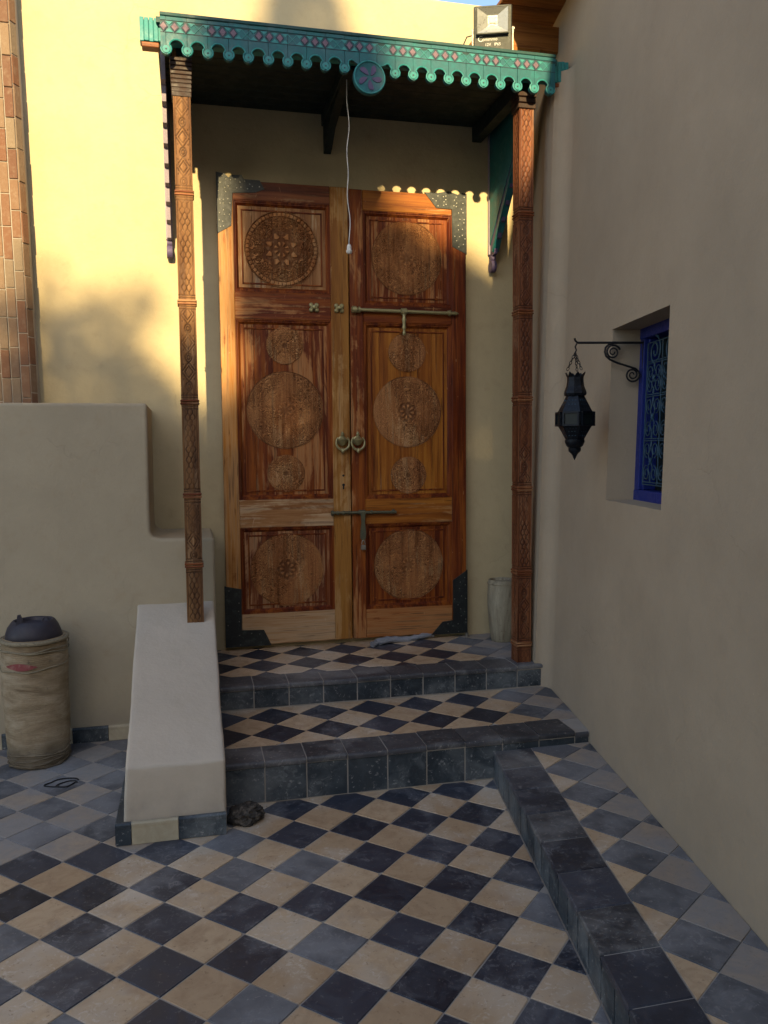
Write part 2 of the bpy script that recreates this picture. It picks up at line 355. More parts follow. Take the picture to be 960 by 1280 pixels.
def clip(poly, region):
    out = list(poly)
    for i in range(len(region)):
        a, b = region[i], region[(i+1) % len(region)]
        side = lambda p: (b[0]-a[0])*(p[1]-a[1])-(b[1]-a[1])*(p[0]-a[0])
        src, out = out, []
        for j in range(len(src)):
            p, q = src[j-1], src[j]; sp, sq = side(p), side(q)
            if (sp >= 0) != (sq >= 0):
                t = sp/(sp-sq); out.append((p[0]+(q[0]-p[0])*t, p[1]+(q[1]-p[1])*t))
            if sq >= 0: out.append(q)
        if len(out) < 3: return []
    res = []
    for p in out:
        if not res or math.dist(p, res[-1]) > 0.004: res.append(p)
    while len(res) > 2 and math.dist(res[0], res[-1]) < 0.004: res.pop()
    return res if len(res) > 2 and area(res) > 0.0012 else []
def bevel(o, wdt, seg=2):
    b = o.modifiers.new('bevel', 'BEVEL'); b.width = wdt; b.segments = seg; b.limit_method = 'ANGLE'; b.angle_limit = math.radians(35); b.harden_normals = False
    return o

# ------------------------------------------------------------------ key dimensions
YD = 5.659; Z1 = 0.209; Z2 = 0.350; YR1 = 3.918; YR2 = 4.742; ZS = 0.150
WO = V(2.031, 3.885, 0); WT = V(0.1714, 0.9852, 0); WN = V(0.9852, -0.1714, 0)      # right wall line, tangent, inward normal
BAT = 0.028                                # the wall leans back a little
def RW(s, d, z): p = WO+WT*s+WN*(d+BAT*z); return (p.x, p.y, z)
def wx(y): return WO.x+0.174*(y-WO.y)+0.007
KB = lambda y: 1.488+0.174*(y-3.853)       # kerb foot line

# ------------------------------------------------------------------ ground and floor tiles
mb = MB(); mb.box((-300, -300, -0.5), (300, 300, -0.034)); mb.obj('ground', 'ground')['kind'] = 'structure'
mb = MB(); mb.box((-4.0, -6.5, -0.3), (3.0, 5.66, -0.0030)); floor = mb.obj('courtyard_floor', 'grout'); floor['kind'] = 'structure'
LX, LY, LS = 0.007, 2.990, 0.2/math.sqrt(2)
_full = {}
def tile_mesh(key, side, matn, h=0.010, g=0.0022, ang=45):
    var = random.choice((0, 1, 2, 3, 4, 5)); k = (key, matn, var)
    if k not in _full:
        a = side/2-g; J = lambda: random.uniform(-0.0012, 0.0006)
        cor = []
        for q_, (sx_, sy__) in enumerate(((-1, -1), (1, -1), (1, 1), (-1, 1))):
            if var in (1, 4) and q_ == var % 4: u1, u2 = random.uniform(0.008, 0.022), random.uniform(0.006, 0.018); pp = [(sx_*(a-u1), sy__*a), (sx_*(a-u1*0.4), sy__*(a-u2*0.5)), (sx_*a, sy__*(a-u2))]; cor += pp if sx_*sy__ < 0 else pp[::-1]
            else: cor.append((sx_*(a+J()), sy__*(a+J())))
        c, s_ = math.cos(math.radians(ang)), math.sin(math.radians(ang))
        poly = [(c*x-s_*y, s_*x+c*y) for x, y in cor]
        mb = MB(); mb.prism(poly, -h, 0.0, ch=0.0016, back=False); _full[k] = mb.mesh('tile', matn)
    return _full[k]
def lay(region, parent, z, x0, y0, diag, pick, ang=45.0, name='tile', xr=None, limit=None):
    """checker tiles in a convex ccw region, joints recessed"""
    side = diag/math.sqrt(2); ca, sa = math.cos(math.radians(ang)), math.sin(math.radians(ang)); n = 0
    R = int(6/side)
    for i in range(-R, R):
        for j in range(-R, R):
            cx, cy = x0+(i*ca-j*sa)*side, y0+(i*sa+j*ca)*side
            if not (min(p[0] for p in region)-0.2 < cx < max(p[0] for p in region)+0.2 and min(p[1] for p in region)-0.2 < cy < max(p[1] for p in region)+0.2): continue
            a = side/2-0.0022
            poly = [(cx+ca*x-sa*y, cy+sa*x+ca*y) for x, y in ((-a, -a), (a, -a), (a, a), (-a, a))]
            cl = clip(poly, region)
            if not cl: continue
            mt = pick(i, j, cx, cy); dz = random.uniform(-0.0012, 0.0012)
            if abs(area(cl)-area(poly)) < 1e-5: o = link(name, tile_mesh(('t', round(side, 3), ang), side, mt, ang=ang), parent, (cx, cy, z+dz))
            else:
                mb = MB(); mb.prism([(x-cx, y-cy) for x, y in cl], -0.010, 0.0, ch=0.0014, back=False); o = mb.obj(name, mt, parent, (cx, cy, z+dz))
            o.rotation_euler = (random.uniform(-0.004, 0.004), random.uniform(-0.004, 0.004), random.uniform(-0.003, 0.003))
            n += 1
    return n
def floorpick(i, j, cx, cy):
    d = (i+j) % 2 == 0
    return 'tdark' if d else 'tbeige'
# lattice: tile (i,j) of the photo spans corners; its centre is half a diagonal right of corner P(i,j)
reg = [(-1.60, 1.72), (KB(1.72)-0.004, 1.72), (KB(3.90)-0.004, 3.915), (0.125, 3.915), (0.125, 3.66), (-1.60, 3.66)]
regA = [(-1.45, 1.75), (KB(1.75)-0.004, 1.75), (KB(3.64)-0.004, 3.64), (-1.45, 3.64)]
regB = [(0.145, 3.6402), (KB(3.6402)-0.004, 3.6402), (KB(3.912)-0.004, 3.912), (0.145, 3.912)]
regC = [(-1.45, 3.6402), (-0.36, 3.6402), (-0.36, 5.02), (-1.45, 5.02)]
reg_all = [(-1.45, 1.75), (KB(1.75)-0.004, 1.75), (KB(3.912)-0.004, 3.912), (KB(3.912)-0.004, 5.02), (-1.45, 5.02)]
side = 0.2; n = 0
a = side/2-0.0022
for i in range(-18, 22):
    for j in range(-18, 22):
        cx, cy = LX+(i+j)*LS+LS, LY+(j-i)*LS
        if not (-1.7 < cx < 1.8 and 1.6 < cy < 5.3): continue
        poly = [(cx-a*1.41421, cy), (cx, cy-a*1.41421), (cx+a*1.41421, cy), (cx, cy+a*1.41421)]
        cl = clip(poly, reg_all)
        if not cl: continue
        inA = lambda p: p[1] < 3.645 or (p[0] > 0.14 and p[1] < 3.914) or p[0] < -0.34
        if not any(inA(p) for p in cl): continue
        dark = (i+j) % 2 == 0
        mt = 'tdark' if dark else 'tbeige'
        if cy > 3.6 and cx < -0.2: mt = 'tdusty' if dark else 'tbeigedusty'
        elif dark and random.random() < 0.14: mt = 'tdusty'
        dz = random.uniform(-0.0012, 0.0012)
        if abs(area(cl)-area(poly)) < 1e-5: o = link('tile', tile_mesh('floor', side, mt), floor, (cx, cy, dz))
        else:
            mb = MB(); mb.prism([(x-cx, y-cy) for x, y in cl], -0.010, 0.0, ch=0.0014, back=False); o = mb.obj('tile', mt, floor, (cx, cy, dz))
        o.rotation_euler = (random.uniform(-0.004, 0.004), random.uniform(-0.004, 0.004), random.uniform(-0.004, 0.004)); n += 1
# ------------------------------------------------------------------ steps
def step(name, y0, y1, ztop, zbot, xl, label):
    e = empty(name, (xl, y0, zbot), label, 'step', 'steps up to the door')
    xr = lambda y: wx(y)+0.02
    mb = MB(); z = ztop-0.0035
    mb.add([(xl, y0+0.0035, -0.2), (xr(y0), y0+0.0035, -0.2), (xr(y1), y1, -0.2), (xl, y1, -0.2), (xl, y0+0.0035, z), (xr(y0), y0+0.0035, z), (xr(y1), y1, z), (xl, y1, z)],
           [(4, 5, 6, 7), (0, 1, 5, 4), (1, 2, 6, 5), (3, 0, 4, 7), (2, 3, 7, 6)])
    mb.obj('core', 'grout', e)
    nd = 0.208; off = {Z1: 0.319, Z2: 0.332}[ztop]; xs = [xl+0.002]; k = off
    while k > xl+0.05: k -= 0.205
    k += 0.205
    while k < wx(y0)-0.06: xs.append(k); k += 0.205
    xs.append(wx(y0)-0.004)
    for a_, b_ in zip(xs[:-1], xs[1:]):
        g = 0.0032
        # edge (nose) tile: rounded front lip standing a little proud of the riser
        mb = MB(); yb = y0+nd; rr = 0.014
        prof = [(yb, -0.012), (yb, 0.0)]+[(y0-0.006+rr-rr*math.sin(t), -rr+rr*math.cos(t)) for t in np.linspace(0, PI/2, 5)]+[(y0-0.006, -0.026), (y0+0.016, -0.026), (y0+0.016, -0.012)]
        nn = len(prof); vs_ = [(a_+g-xl, p-y0, q) for p, q in prof]+[(b_-g-xl, p-y0, q) for p, q in prof]
        mb.add(vs_, [[i, (i+1) % nn, nn+(i+1) % nn, nn+i] for i in range(nn)]+[list(range(nn)), [nn+i for i in range(nn)][::-1]])
        o = mb.obj('edge_tile', 'tnose', e, (xl, y0, ztop+random.uniform(-0.0015, 0.0015))); o.rotation_euler = (0, random.uniform(-0.004, 0.004), 0)
        mb = MB(); zt = ztop-0.030; jit = random.uniform(-0.0015, 0.0015)
        mb.box((a_+g-xl, 0.0+jit, 0.006), (b_-g-xl, 0.02, zt-zbot), 0, 0.0015)
        mb.obj('riser_tile', 'triser', e, (xl, y0, zbot))
    ya = y0+nd+0.003
    y1c = y1-0.003
    region = [(xl+0.002, ya), (wx(ya)-0.004, ya), (wx(y1c)-0.004, y1c), (xl+0.002, y1c)]
    def pick(i, j, cx, cy):
        dk = (i+j) % 2 == 0
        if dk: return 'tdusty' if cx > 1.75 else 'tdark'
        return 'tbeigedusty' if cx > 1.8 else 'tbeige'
    lay(region, e, ztop, 0.43, 4.305, 0.29, pick)
    return e
step('step', YR1, YR2, Z1, 0.0, 0.125, 'lower black edged step with checker tiled tread, above the courtyard floor')
step('step', YR2, YD-0.002, Z2, Z1, 0.125, 'upper black edged step forming the checker landing under the wooden doors')

# ------------------------------------------------------------------ kerb and raised strip along the right wall
kerb = empty('kerb', (KB(3.9), 3.9, 0), 'long low kerb of black tiles running from the steps towards the viewer', 'kerb')
strip_core = MB()
y0, y1 = -4.0, 3.915
mbk = MB()
for z_ in (ZS-0.0035,):
    xa = lambda y: KB(y)+0.010
    mbk.add([(xa(y0), y0, -0.2), (wx(y0)+0.02, y0, -0.2), (wx(y1)+0.02, y1, -0.2), (xa(y1), y1, -0.2), (xa(y0), y0, z_), (wx(y0)+0.02, y0, z_), (wx(y1)+0.02, y1, z_), (xa(y1), y1, z_)],
            [(4, 5, 6, 7), (0, 1, 5, 4), (1, 2, 6, 5), (3, 0, 4, 7), (2, 3, 7, 6)])
strip = mbk.obj('raised_path', 'grout'); strip['kind'] = 'structure'
KW = 0.205; pitch = 0.242
s = 0.0
for k in range(11):
    ya, yb = 3.908-k*pitch, 3.908-(k+1)*pitch; g = 0.002
    mb = MB()
    poly = [(KB(yb)-0.003, yb+g), (KB(yb)+KW, yb+g), (KB(ya)+KW, ya-g), (KB(ya)-0.003, ya-g)]
    cx, cy = KB(yb), yb
    mb.prism([(x-cx, y-cy) for x, y in poly], -0.02, 0.0, ch=0.005, back=False)
    o = mb.obj('kerb_tile', 'tdark' if k % 3 else 'tnose', kerb, (cx, cy, ZS+0.002+random.uniform(-0.002, 0.002)))
    for q in range(2):
        yc, yd_ = ya-q*pitch/2, ya-(q+1)*pitch/2
        mb = MB(); pl = [(KB(yd_), yd_+g), (KB(yd_)+0.012, yd_+g), (KB(yc)+0.012, yc-g), (KB(yc), yc-g)]
        mb.prism([(x-cx, y-cy) for x, y in pl], 0.004, ZS-0.021, back=False)
        mb.obj('side_tile', 'triser', kerb, (cx, cy, 0))
ya, yb = 3.911, 1.2
region = [(KB(yb)+KW+0.004, yb), (wx(yb)-0.004, yb), (wx(ya)-0.004, ya), (KB(ya)+KW+0.004, ya)]
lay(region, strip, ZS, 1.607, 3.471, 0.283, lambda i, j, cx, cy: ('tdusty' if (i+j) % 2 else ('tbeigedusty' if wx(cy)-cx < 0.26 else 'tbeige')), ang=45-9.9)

# ------------------------------------------------------------------ door wall, low wall, stair wing
def slab(name, lo, hi, matn, label, cat, bev=0.0, seg=3):
    mb = MB(); mb.box(lo, hi); o = mb.obj(name, matn); tag(o, label, cat)
    if bev: bevel(o, bev, seg)
    return o
slab('house_wall', (-4.2, YD, -0.3), (2.75, YD+0.4, 4.796), 'wall', 'tall yellow ochre plaster wall behind the carved doors', 'wall', 0.02)

def bumpy(name, lo, hi, matn, bev, amp=0.006, cuts=14, shape=None):
    """plaster block with soft hand-made edges"""
    bm = bmesh.new(); bmesh.ops.create_cube(bm, size=1.0)
    for v in bm.verts: v.co = Vector([lo[i]+(v.co[i]+0.5)*(hi[i]-lo[i]) for i in range(3)])
    if shape: shape(bm)
    bmesh.ops.bevel(bm, geom=list(bm.edges), offset=bev, segments=4, affect='EDGES', profile=0.5)
    bmesh.ops.subdivide_edges(bm, edges=[e for e in bm.edges if e.calc_length() > 0.15], cuts=cuts, use_grid_fill=True)
    from mathutils import noise
    for v in bm.verts: v.co += Vector((noise.noise(v.co*2.3), noise.noise(v.co*2.3+V(9, 0, 0)), noise.noise(v.co*2.3+V(0, 7, 0))))*amp+Vector((noise.noise(v.co*13), noise.noise(v.co*13+V(9, 0, 0)), noise.noise(v.co*13+V(0, 7, 0))))*0.0022
    bmesh.ops.recalc_face_normals(bm, faces=bm.faces)
    me = bpy.data.meshes.new(name); bm.to_mesh(me); bm.free(); me.materials.append(M[matn])
    for p in me.polygons: p.use_smooth = True
    me.set_sharp_from_angle(angle=math.radians(60))
    o = bpy.data.objects.new(name, me); COL.objects.link(o); return o
mb = MB(); lp = [(-4.0, -0.1), (0.137, -0.1), (0.137, 1.192), (-0.180, 1.196), (-0.222, 1.208), (-0.233, 1.24), (-0.235, 1.36), (-0.231, 1.996), (-4.0, 1.997)]
mb.prism(lp, 5.70, 5.035, mapf=lambda u, v, d: (u, d, v)); low = bevel(mb.obj('low_wall', 'low'), 0.020, 4)
for p in low.data.polygons: p.use_smooth = True
low.data.set_sharp_from_angle(angle=math.radians(70))
tag(low, 'plain grey ochre plaster wall with flat top behind the barrel, stepping down at its right end', 'wall')
def skirt_piece(x0, x1, y, matn, parent, h=0.088, dy=0.018):
    mb = MB(); prof = [(0, 0), (dy, 0), (dy, h-0.02), (dy+0.003, h-0.018), (dy+0.003, h-0.006), (dy-0.004, h), (0, h)]
    n_ = len(prof); g = 0.0015
    vs_ = [(x0+g, y-p, q+0.002) for p, q in prof]+[(x1-g, y-p, q+0.002) for p, q in prof]
    mb.add(vs_, [[i, (i+1) % n_, n_+(i+1) % n_, n_+i] for i in range(n_)]+[list(range(n_)), [n_+i for i in range(n_)][::-1]])
    return mb.obj('skirting_tile', matn, parent)
for x0, x1, mt in ((-1.52, -1.32, 'tcream'), (-1.32, -1.095, 'tcream'), (-1.095, -0.90, 'triser'), (-0.90, -0.71, 'tcream'), (-0.71, -0.508, 'triser'), (-0.508, -0.325, 'tcream')):
    skirt_piece(x0, x1, 5.035, mt, low)

def slope(bm):
    for v in bm.verts:
        if v.co.z > 0.3:
            v.co.z = 0.338 if v.co.y < 4.0 else 0.828
        if v.co.x < -0.1 and v.co.z < 0.2 and v.co.y < 4: v.co.x = -0.335
        if v.co.x < -0.1 and v.co.z > 0.2 and v.co.y > 4: v.co.x = -0.322
        if v.co.x < -0.1 and v.co.z > 0.2 and v.co.y < 4: v.co.x = -0.305
wing = bumpy('stair_wing_wall', (-0.31, 3.655, -0.1), (0.124, 5.10, 0.5), 'pale', 0.014, 0.004, 26, slope)
tag(wing, 'pale sloping plaster wing wall beside the steps, carrying the left post', 'wall')
for x0, x1, mt in ((-0.356, -0.288, 'triser'), (-0.288, -0.087, 'tcream'), (-0.087, 0.122, 'triser')):
    skirt_piece(x0, x1, 3.652, mt, wing, 0.098)
mb = MB(); mb.box((-0.356, 3.6345, 0.003), (-0.322, 4.2, 0.098), 0, 0.003); mb.obj('skirting_tile', 'triser', wing)
# ------------------------------------------------------------------ right wall with the deep window opening
S0, S1, S2, S3 = -11.0, -0.788, -0.080, 0.868
WZ0, WZ1, WD = 1.450, 2.305, 0.175
ZT = 4.60
mb = MB()
def q4(a, b, c, d): mb.add([a, b, c, d], [(0, 1, 2, 3)])
NZ = 3.965
ss = [S0, S1, S2, S3-0.10]; zs = [-0.1, WZ0, WZ1, ZT]
from mathutils import noise as mnoise
for i in range(3):
    for j in range(3):
        if i == 1 and j == 1: continue
        q4(RW(ss[i], 0, zs[j]), RW(ss[i+1], 0, zs[j]), RW(ss[i+1], 0, zs[j+1]), RW(ss[i], 0, zs[j+1]))
q4(RW(S1, 0, WZ0), RW(S1, WD, WZ0), RW(S1, WD, WZ1), RW(S1, 0, WZ1))
q4(RW(S2, 0, WZ0), RW(S2, WD, WZ0), RW(S2, WD, WZ1), RW(S2, 0, WZ1))
q4(RW(S1, 0, WZ0), RW(S2, 0, WZ0), RW(S2, WD, WZ0), RW(S1, WD, WZ0))
q4(RW(S1, 0, WZ1), RW(S2, 0, WZ1), RW(S2, WD, WZ1), RW(S1, WD, WZ1))
# back, top and ends
TH = 0.45
q4(RW(S0, TH, -0.1), RW(S3+0.2, TH, -0.1), RW(S3+0.2, TH, ZT), RW(S0, TH, ZT))
q4(RW(S0, 0, ZT), RW(1.80, 0, ZT), RW(1.80, TH, ZT), RW(S0, TH, ZT))
q4(RW(S3-0.10, 0, NZ), RW(1.80, 0, NZ), RW(1.80, 0, ZT), RW(S3-0.10, 0, ZT))
q4(RW(S0, 0, -0.1), RW(S0, TH, -0.1), RW(S0, TH, ZT), RW(S0, 0, ZT))
# rounded end return that meets the post and runs back to the door wall
e0 = RW(S3-0.10, 0, 0.0)
path = [(e0[0], e0[1])]
for t in np.linspace(0, 1, 9)[1:]:
    a_ = t*PI/2; path.append((e0[0]+0.010*math.sin(a_)-0.085*(1-math.cos(a_)), e0[1]+0.115*math.sin(a_)))
path += [(2.102, 4.853), (2.098, 4.875), (2.13, 4.97), (2.345, 5.70)]
for (ax_, ay_), (bx_, by_) in zip(path[:-1], path[1:]):
    sh = lambda x_, y_, z_: (x_+WN.x*BAT*z_, y_+WN.y*BAT*z_*(1 if y_ < 4.8 else 0), z_)
    q4(sh(ax_, ay_, -0.1), sh(bx_, by_, -0.1), sh(bx_, by_, NZ), sh(ax_, ay_, NZ))
mb.add([sh(x_, y_, NZ) for x_, y_ in path]+[RW(1.80, 0.0, NZ)], [tuple(range(len(path)+1))])
side = mb.obj('side_wall', 'side'); bm = bmesh.new(); bm.from_mesh(side.data); bmesh.ops.remove_doubles(bm, verts=bm.verts, dist=0.0005)
bmesh.ops.recalc_face_normals(bm, faces=bm.faces); bm.to_mesh(side.data); bm.free()
for p in side.data.polygons: p.use_smooth = p.area < 0.02 or (p.center.y > 4.6 and p.area < 0.30)
side.data.set_sharp_from_angle(angle=math.radians(35))
tag(side, 'plain tan plaster house wall on the right with a deep blue window', 'wall')
mb = MB(); bz = [(-0.1, 0.98), (3.2, 1.10), (4.95, 1.17), (5.6, 1.285), (5.9, 1.34)]  # added out-of-view block, profile shaped to shade wall return, right post and pelmet end
vs_ = [(x, y, z) for z, x in bz for y in (-0.7, 0.5)]+[(1.5, y, z) for z, x in bz for y in (-0.7, 0.5)]; n5 = len(bz)*2
fs_ = [(2*k, 2*k+1, 2*k+3, 2*k+2) for k in range(4)]+[(n5+2*k, n5+2*k+2, n5+2*k+3, n5+2*k+1) for k in range(4)]+[(2*k+1, n5+2*k+1, n5+2*k+3, 2*k+3) for k in range(4)]+[(2*k, 2*k+2, n5+2*k+2, n5+2*k) for k in range(4)]+[(8, 9, n5+9, n5+8)]
mb.add(vs_, fs_); tag(mb.obj('added_shade_block', 'side'), 'unseen sloping plaster block added beside the viewer to shade the right post and canopy end', 'buttress')
# window
def rwbox(mb, s0, s1, d0, d1, z0, z1, mi=0):
    c = [RW(s0, d0, z0), RW(s1, d0, z0), RW(s1, d1, z0), RW(s0, d1, z0), RW(s0, d0, z1), RW(s1, d0, z1), RW(s1, d1, z1), RW(s0, d1, z1)]
    mb.add(c, [(0, 3, 2, 1), (4, 5, 6, 7), (0, 1, 5, 4), (1, 2, 6, 5), (2, 3, 7, 6), (3, 0, 4, 7)], mi)
mb = MB(); fw = 0.052
rwbox(mb, S1-0.02, S1+fw, WD-0.03, WD+0.05, WZ0+fw, WZ1-fw); rwbox(mb, S2-fw, S2+0.02, WD-0.03, WD+0.05, WZ0+fw, WZ1-fw)
rwbox(mb, S1-0.02, S2+0.02, WD-0.033, WD+0.05, WZ0-0.02, WZ0+fw); rwbox(mb, S1-0.02, S2+0.02, WD-0.033, WD+0.05, WZ1-fw, WZ1+0.02)
rwbox(mb, S2-fw-0.022, S2-fw-0.004, WD-0.012, WD+0.05, WZ0+fw+0.001, WZ1-fw-0.001)
wf = bevel(mb.obj('window_frame', 'blue', side), 0.004); wf['label'] = 'cobalt blue painted window frame'
mb = MB(); rwbox(mb, S1, S2, WD+0.06, WD+0.07, WZ0, WZ1); mb.obj('pane', 'glass', wf)
mb = MB()
gs0, gs1 = S1+fw+0.02, S2-fw-0.030; gd = WD-0.02; gz0, gz1 = WZ0+fw+0.03, WZ1-fw-0.03; gr = 0.0035
def P(s_, z_): return RW(s_, gd, z_)
def line(*pp, r=gr): mb.tube([P(*p) for p in pp], r, 6)
def spiral(c, r0, turns, a0, sgn=1, r=gr, rin=0.012):
    return [(c[0]+(r0+(rin-r0)*t)*math.cos(a0+sgn*2*PI*turns*t), c[1]+(r0+(rin-r0)*t)*math.sin(a0+sgn*2*PI*turns*t)) for t in np.linspace(0, 1, 26)]
nb = 3; bw = (gs1-gs0)/nb; zrow = [gz0, gz0+0.012, gz0+0.215, gz0+0.225, gz0+0.43, gz0+0.44, gz1-0.10, gz1-0.09]
for k in range(nb+1): line((gs0+bw*k, gz0), (gs0+bw*k, gz1))
for z_ in zrow+[gz1]: line((gs0, z_), (gs1, z_), r=0.003)
for k in range(nb):
    cs = gs0+bw*(k+0.5)
    for a_, b_ in ((zrow[1], zrow[2]), (zrow[3], zrow[4]), (zrow[5], zrow[6])):
        hh = b_-a_; zc = (a_+b_)/2
        for sg in (-1, 1):
            for up in (-1, 1):
                line(*spiral((cs+sg*bw*0.25, zc+up*(hh*0.5-bw*0.24)), bw*0.21, 1.4, -up*PI/2, sg*up), r=0.003)
            line(*[(cs+sg*bw*0.16*math.sin(t*PI)*math.cos(t*PI*3), a_+hh*t) for t in np.linspace(0, 1, 19)], r=0.003)
        mb.lathe([(0.001, -0.02), (0.011, 0), (0.001, 0.02)], P(cs, zc), 6)
    line(*spiral((cs, gz1-0.045), bw*0.40, 1.8, PI/2), r=0.0045)
mb.obj('grille', 'grille', wf)['label'] = 'pale blue wrought iron scroll grille'

# ------------------------------------------------------------------ brick buttress on the far left
bt = empty('brick_buttress', (-1.05, YD-0.1, 2.0), 'leaning buttress clad in upright terracotta bricks at the left edge', 'buttress')
def bx_edge(z): return -0.9105+(z-2.037)*(-0.0178)        # right edge of the front face
mb = MB()
yb_ = 5.505
def bp(u, d, z): return (bx_edge(z)-u, YD-d, z)            # u measured left from the edge
mb.add([bp(0.003, 0, 1.9), bp(1.2, 0, 1.9), bp(1.2, 0.148, 1.9), bp(0.029, 0.146, 1.9), bp(0.003, 0.10, 1.9),
        bp(0.003, 0, 5.2), bp(1.2, 0, 5.2), bp(1.2, 0.148, 5.2), bp(0.029, 0.146, 5.2), bp(0.003, 0.10, 5.2)],
       [(0, 1, 6, 5), (1, 2, 7, 6), (2, 3, 8, 7), (3, 4, 9, 8), (4, 0, 5, 9), (5, 6, 7, 8, 9)])
mb.obj('mortar_core', 'grout', bt)
for c_ in range(7):
    z = 1.93-random.uniform(0, 0.15)
    while z < 4.95:
        h = random.uniform(0.165, 0.20)
        for part in (0,):
            mb = MB(); g = 0.003; pr = random.uniform(-0.004, 0.004)
            if c_ == 0: pa, pb = (0.0, 0.10), (0.030, 0.150)       # chamfered corner course
            else: pa, pb = (0.030+(c_-1)*0.055, 0.150), (0.030+c_*0.055, 0.150)
            du, dd = pb[0]-pa[0], pb[1]-pa[1]; L = math.hypot(du, dd); nu, nd_ = -dd/L, du/L
            def pt(t, o_, zz): return bp(pa[0]+du*t+nu*o_, pa[1]+dd*t+nd_*o_, zz)
            g2 = g/L; o1 = 0.004+pr*0.7; ch = 0.0025
            vs_ = [pt(t, o_, zz) for o_ in (-0.004,) for t, zz in ((g2, z+g), (1-g2, z+g), (1-g2, z+h-g), (g2, z+h-g))]
            vs_ += [pt(t, o1-ch, zz) for t, zz in ((g2, z+g), (1-g2, z+g), (1-g2, z+h-g), (g2, z+h-g))]
            vs_ += [pt(t, o1, zz) for t, zz in ((g2+ch/L, z+g+ch), (1-g2-ch/L, z+g+ch), (1-g2-ch/L, z+h-g-ch), (g2+ch/L, z+h-g-ch))]
            org = Vector(vs_[0])
            mb.add([Vector(v)-org for v in vs_], [(8, 9, 10, 11)]+[(i, (i+1) % 4, 4+(i+1) % 4, 4+i) for i in range(4)]+[(4+i, 4+(i+1) % 4, 8+(i+1) % 4, 8+i) for i in range(4)])
            mb.obj('brick', 'brick', bt, org)
        z += h

# ------------------------------------------------------------------ carved relief sheets
def relief(hf, u0, u1, v0, v1, res, mapf, name, matn, keep=None, depth=0.006):
    nu, nv = max(2, int((u1-u0)/res)), max(2, int((v1-v0)/res))
    us, vs2 = np.linspace(u0, u1, nu+1), np.linspace(v0, v1, nv+1)
    U, W = np.meshgrid(us, vs2, indexing='ij'); H = hf(U, W)              # 0 = surface, 1 = cut down
    pts = np.array([np.broadcast_to(q_, U.shape) for q_ in mapf(U, W, -H*depth)]).reshape(3, -1).T
    idx = np.arange((nu+1)*(nv+1)).reshape(nu+1, nv+1)
    f = np.stack([idx[:-1, :-1], idx[1:, :-1], idx[1:, 1:], idx[:-1, 1:]], -1).reshape(-1, 4)
    if keep is not None:
        k = keep((U[:-1, :-1]+U[1:, 1:])/2, (W[:-1, :-1]+W[1:, 1:])/2).reshape(-1); f = f[k]
        used = np.unique(f); remap = -np.ones(len(pts), int); remap[used] = np.arange(len(used)); pts = pts[used]; f = remap[f]; Hc = H.reshape(-1)[used]
    else: Hc = H.reshape(-1)
    me = bpy.data.meshes.new(name); me.from_pydata(pts.tolist(), [], f.tolist())
    at = me.attributes.new('carve', 'FLOAT', 'POINT'); at.data.foreach_set('value', np.clip(Hc, 0, 1).astype(np.float32))
    me.materials.append(M[matn]); me.polygons.foreach_set('use_smooth', np.ones(len(me.polygons), bool)); me.update()
    return me
def smoothstep(a, b, x):
    t = np.clip((x-a)/(b-a), 0, 1); return t*t*(3-2*t)
def vnoise(U, W, sc_, seed):
    rs = np.random.RandomState(seed); g = rs.rand(64, 64); x, y = U*sc_+100, W*sc_+100
    xi, yi = np.floor(x).astype(int), np.floor(y).astype(int); fx, fy = x-xi, y-yi; fx = fx*fx*(3-2*fx); fy = fy*fy*(3-2*fy)
    G = lambda a_, b_: g[a_ % 64, b_ % 64]
    return (G(xi, yi)*(1-fx)+G(xi+1, yi)*fx)*(1-fy)+(G(xi, yi+1)*(1-fx)+G(xi+1, yi+1)*fx)*fy
def rosette(r, seed, star):
    def hf(U, W):
        R = np.hypot(U, W)/r; A = np.arctan2(W, U)
        # vine work: contour lines of a smooth noise
        k_ = 1.0 if star > 0.5 else 1.12
        n = vnoise(U, W, 30*k_, seed)*2.2+vnoise(U, W, 62*k_, seed+1)*1.2
        vine = np.abs((n*3.0) % 1.0-0.5)*2
        h = 1-(smoothstep(0.30, 0.72, vine) if star > 0.5 else smoothstep(0.22, 0.58, vine))
        # star strap work in the middle
        q = 0.056 if r > 0.2 else 0.036
        def fam(a_):
            t = (U*math.cos(a_)+W*math.sin(a_))/q; return np.abs(t-np.round(t))
        d = np.minimum(np.minimum(fam(0), fam(PI/2)), np.minimum(fam(PI/4)*1.0, fam(3*PI/4)*1.0))
        st = 1-smoothstep(0.10, 0.20, d)
        blob = smoothstep(star-0.08, star+0.02, R+0.06*np.cos(8*A))
        h = h*blob+st*(1-blob)
        # concentric bands
        for rr in ((0.97, 0.86) if star > 0.5 else (0.985,)):
            h = np.maximum(h, 1-smoothstep(0.0, 0.022, np.abs(R-rr)))
        rim = np.where(R > 0.87, (np.abs(np.sin(A*(26 if r > 0.2 else 16))) < 0.28)*0.9, 0)
        if star > 0.5: h = np.where((R > 0.875) & (R < 0.96), rim, h)
        worn = smoothstep(0.45, 0.75, vnoise(U, W, 9, seed+5))
        return np.clip(h*(1-(0.12 if star > 0.5 else 0.5)*worn), 0, 1)*np.where(R > 1.0, 0.0, 1.0)
    return hf
def rosette_mesh(r, seed, star):
    mapf = lambda U, W, d: (U, -d*1.0-0.0, W)
    return relief(rosette(r, seed, star), -r, r, -r, r, 0.0027, mapf, 'rosette', 'medal', lambda U, W: np.hypot(U, W) < r, 0.009 if star > 0.5 else 0.006)

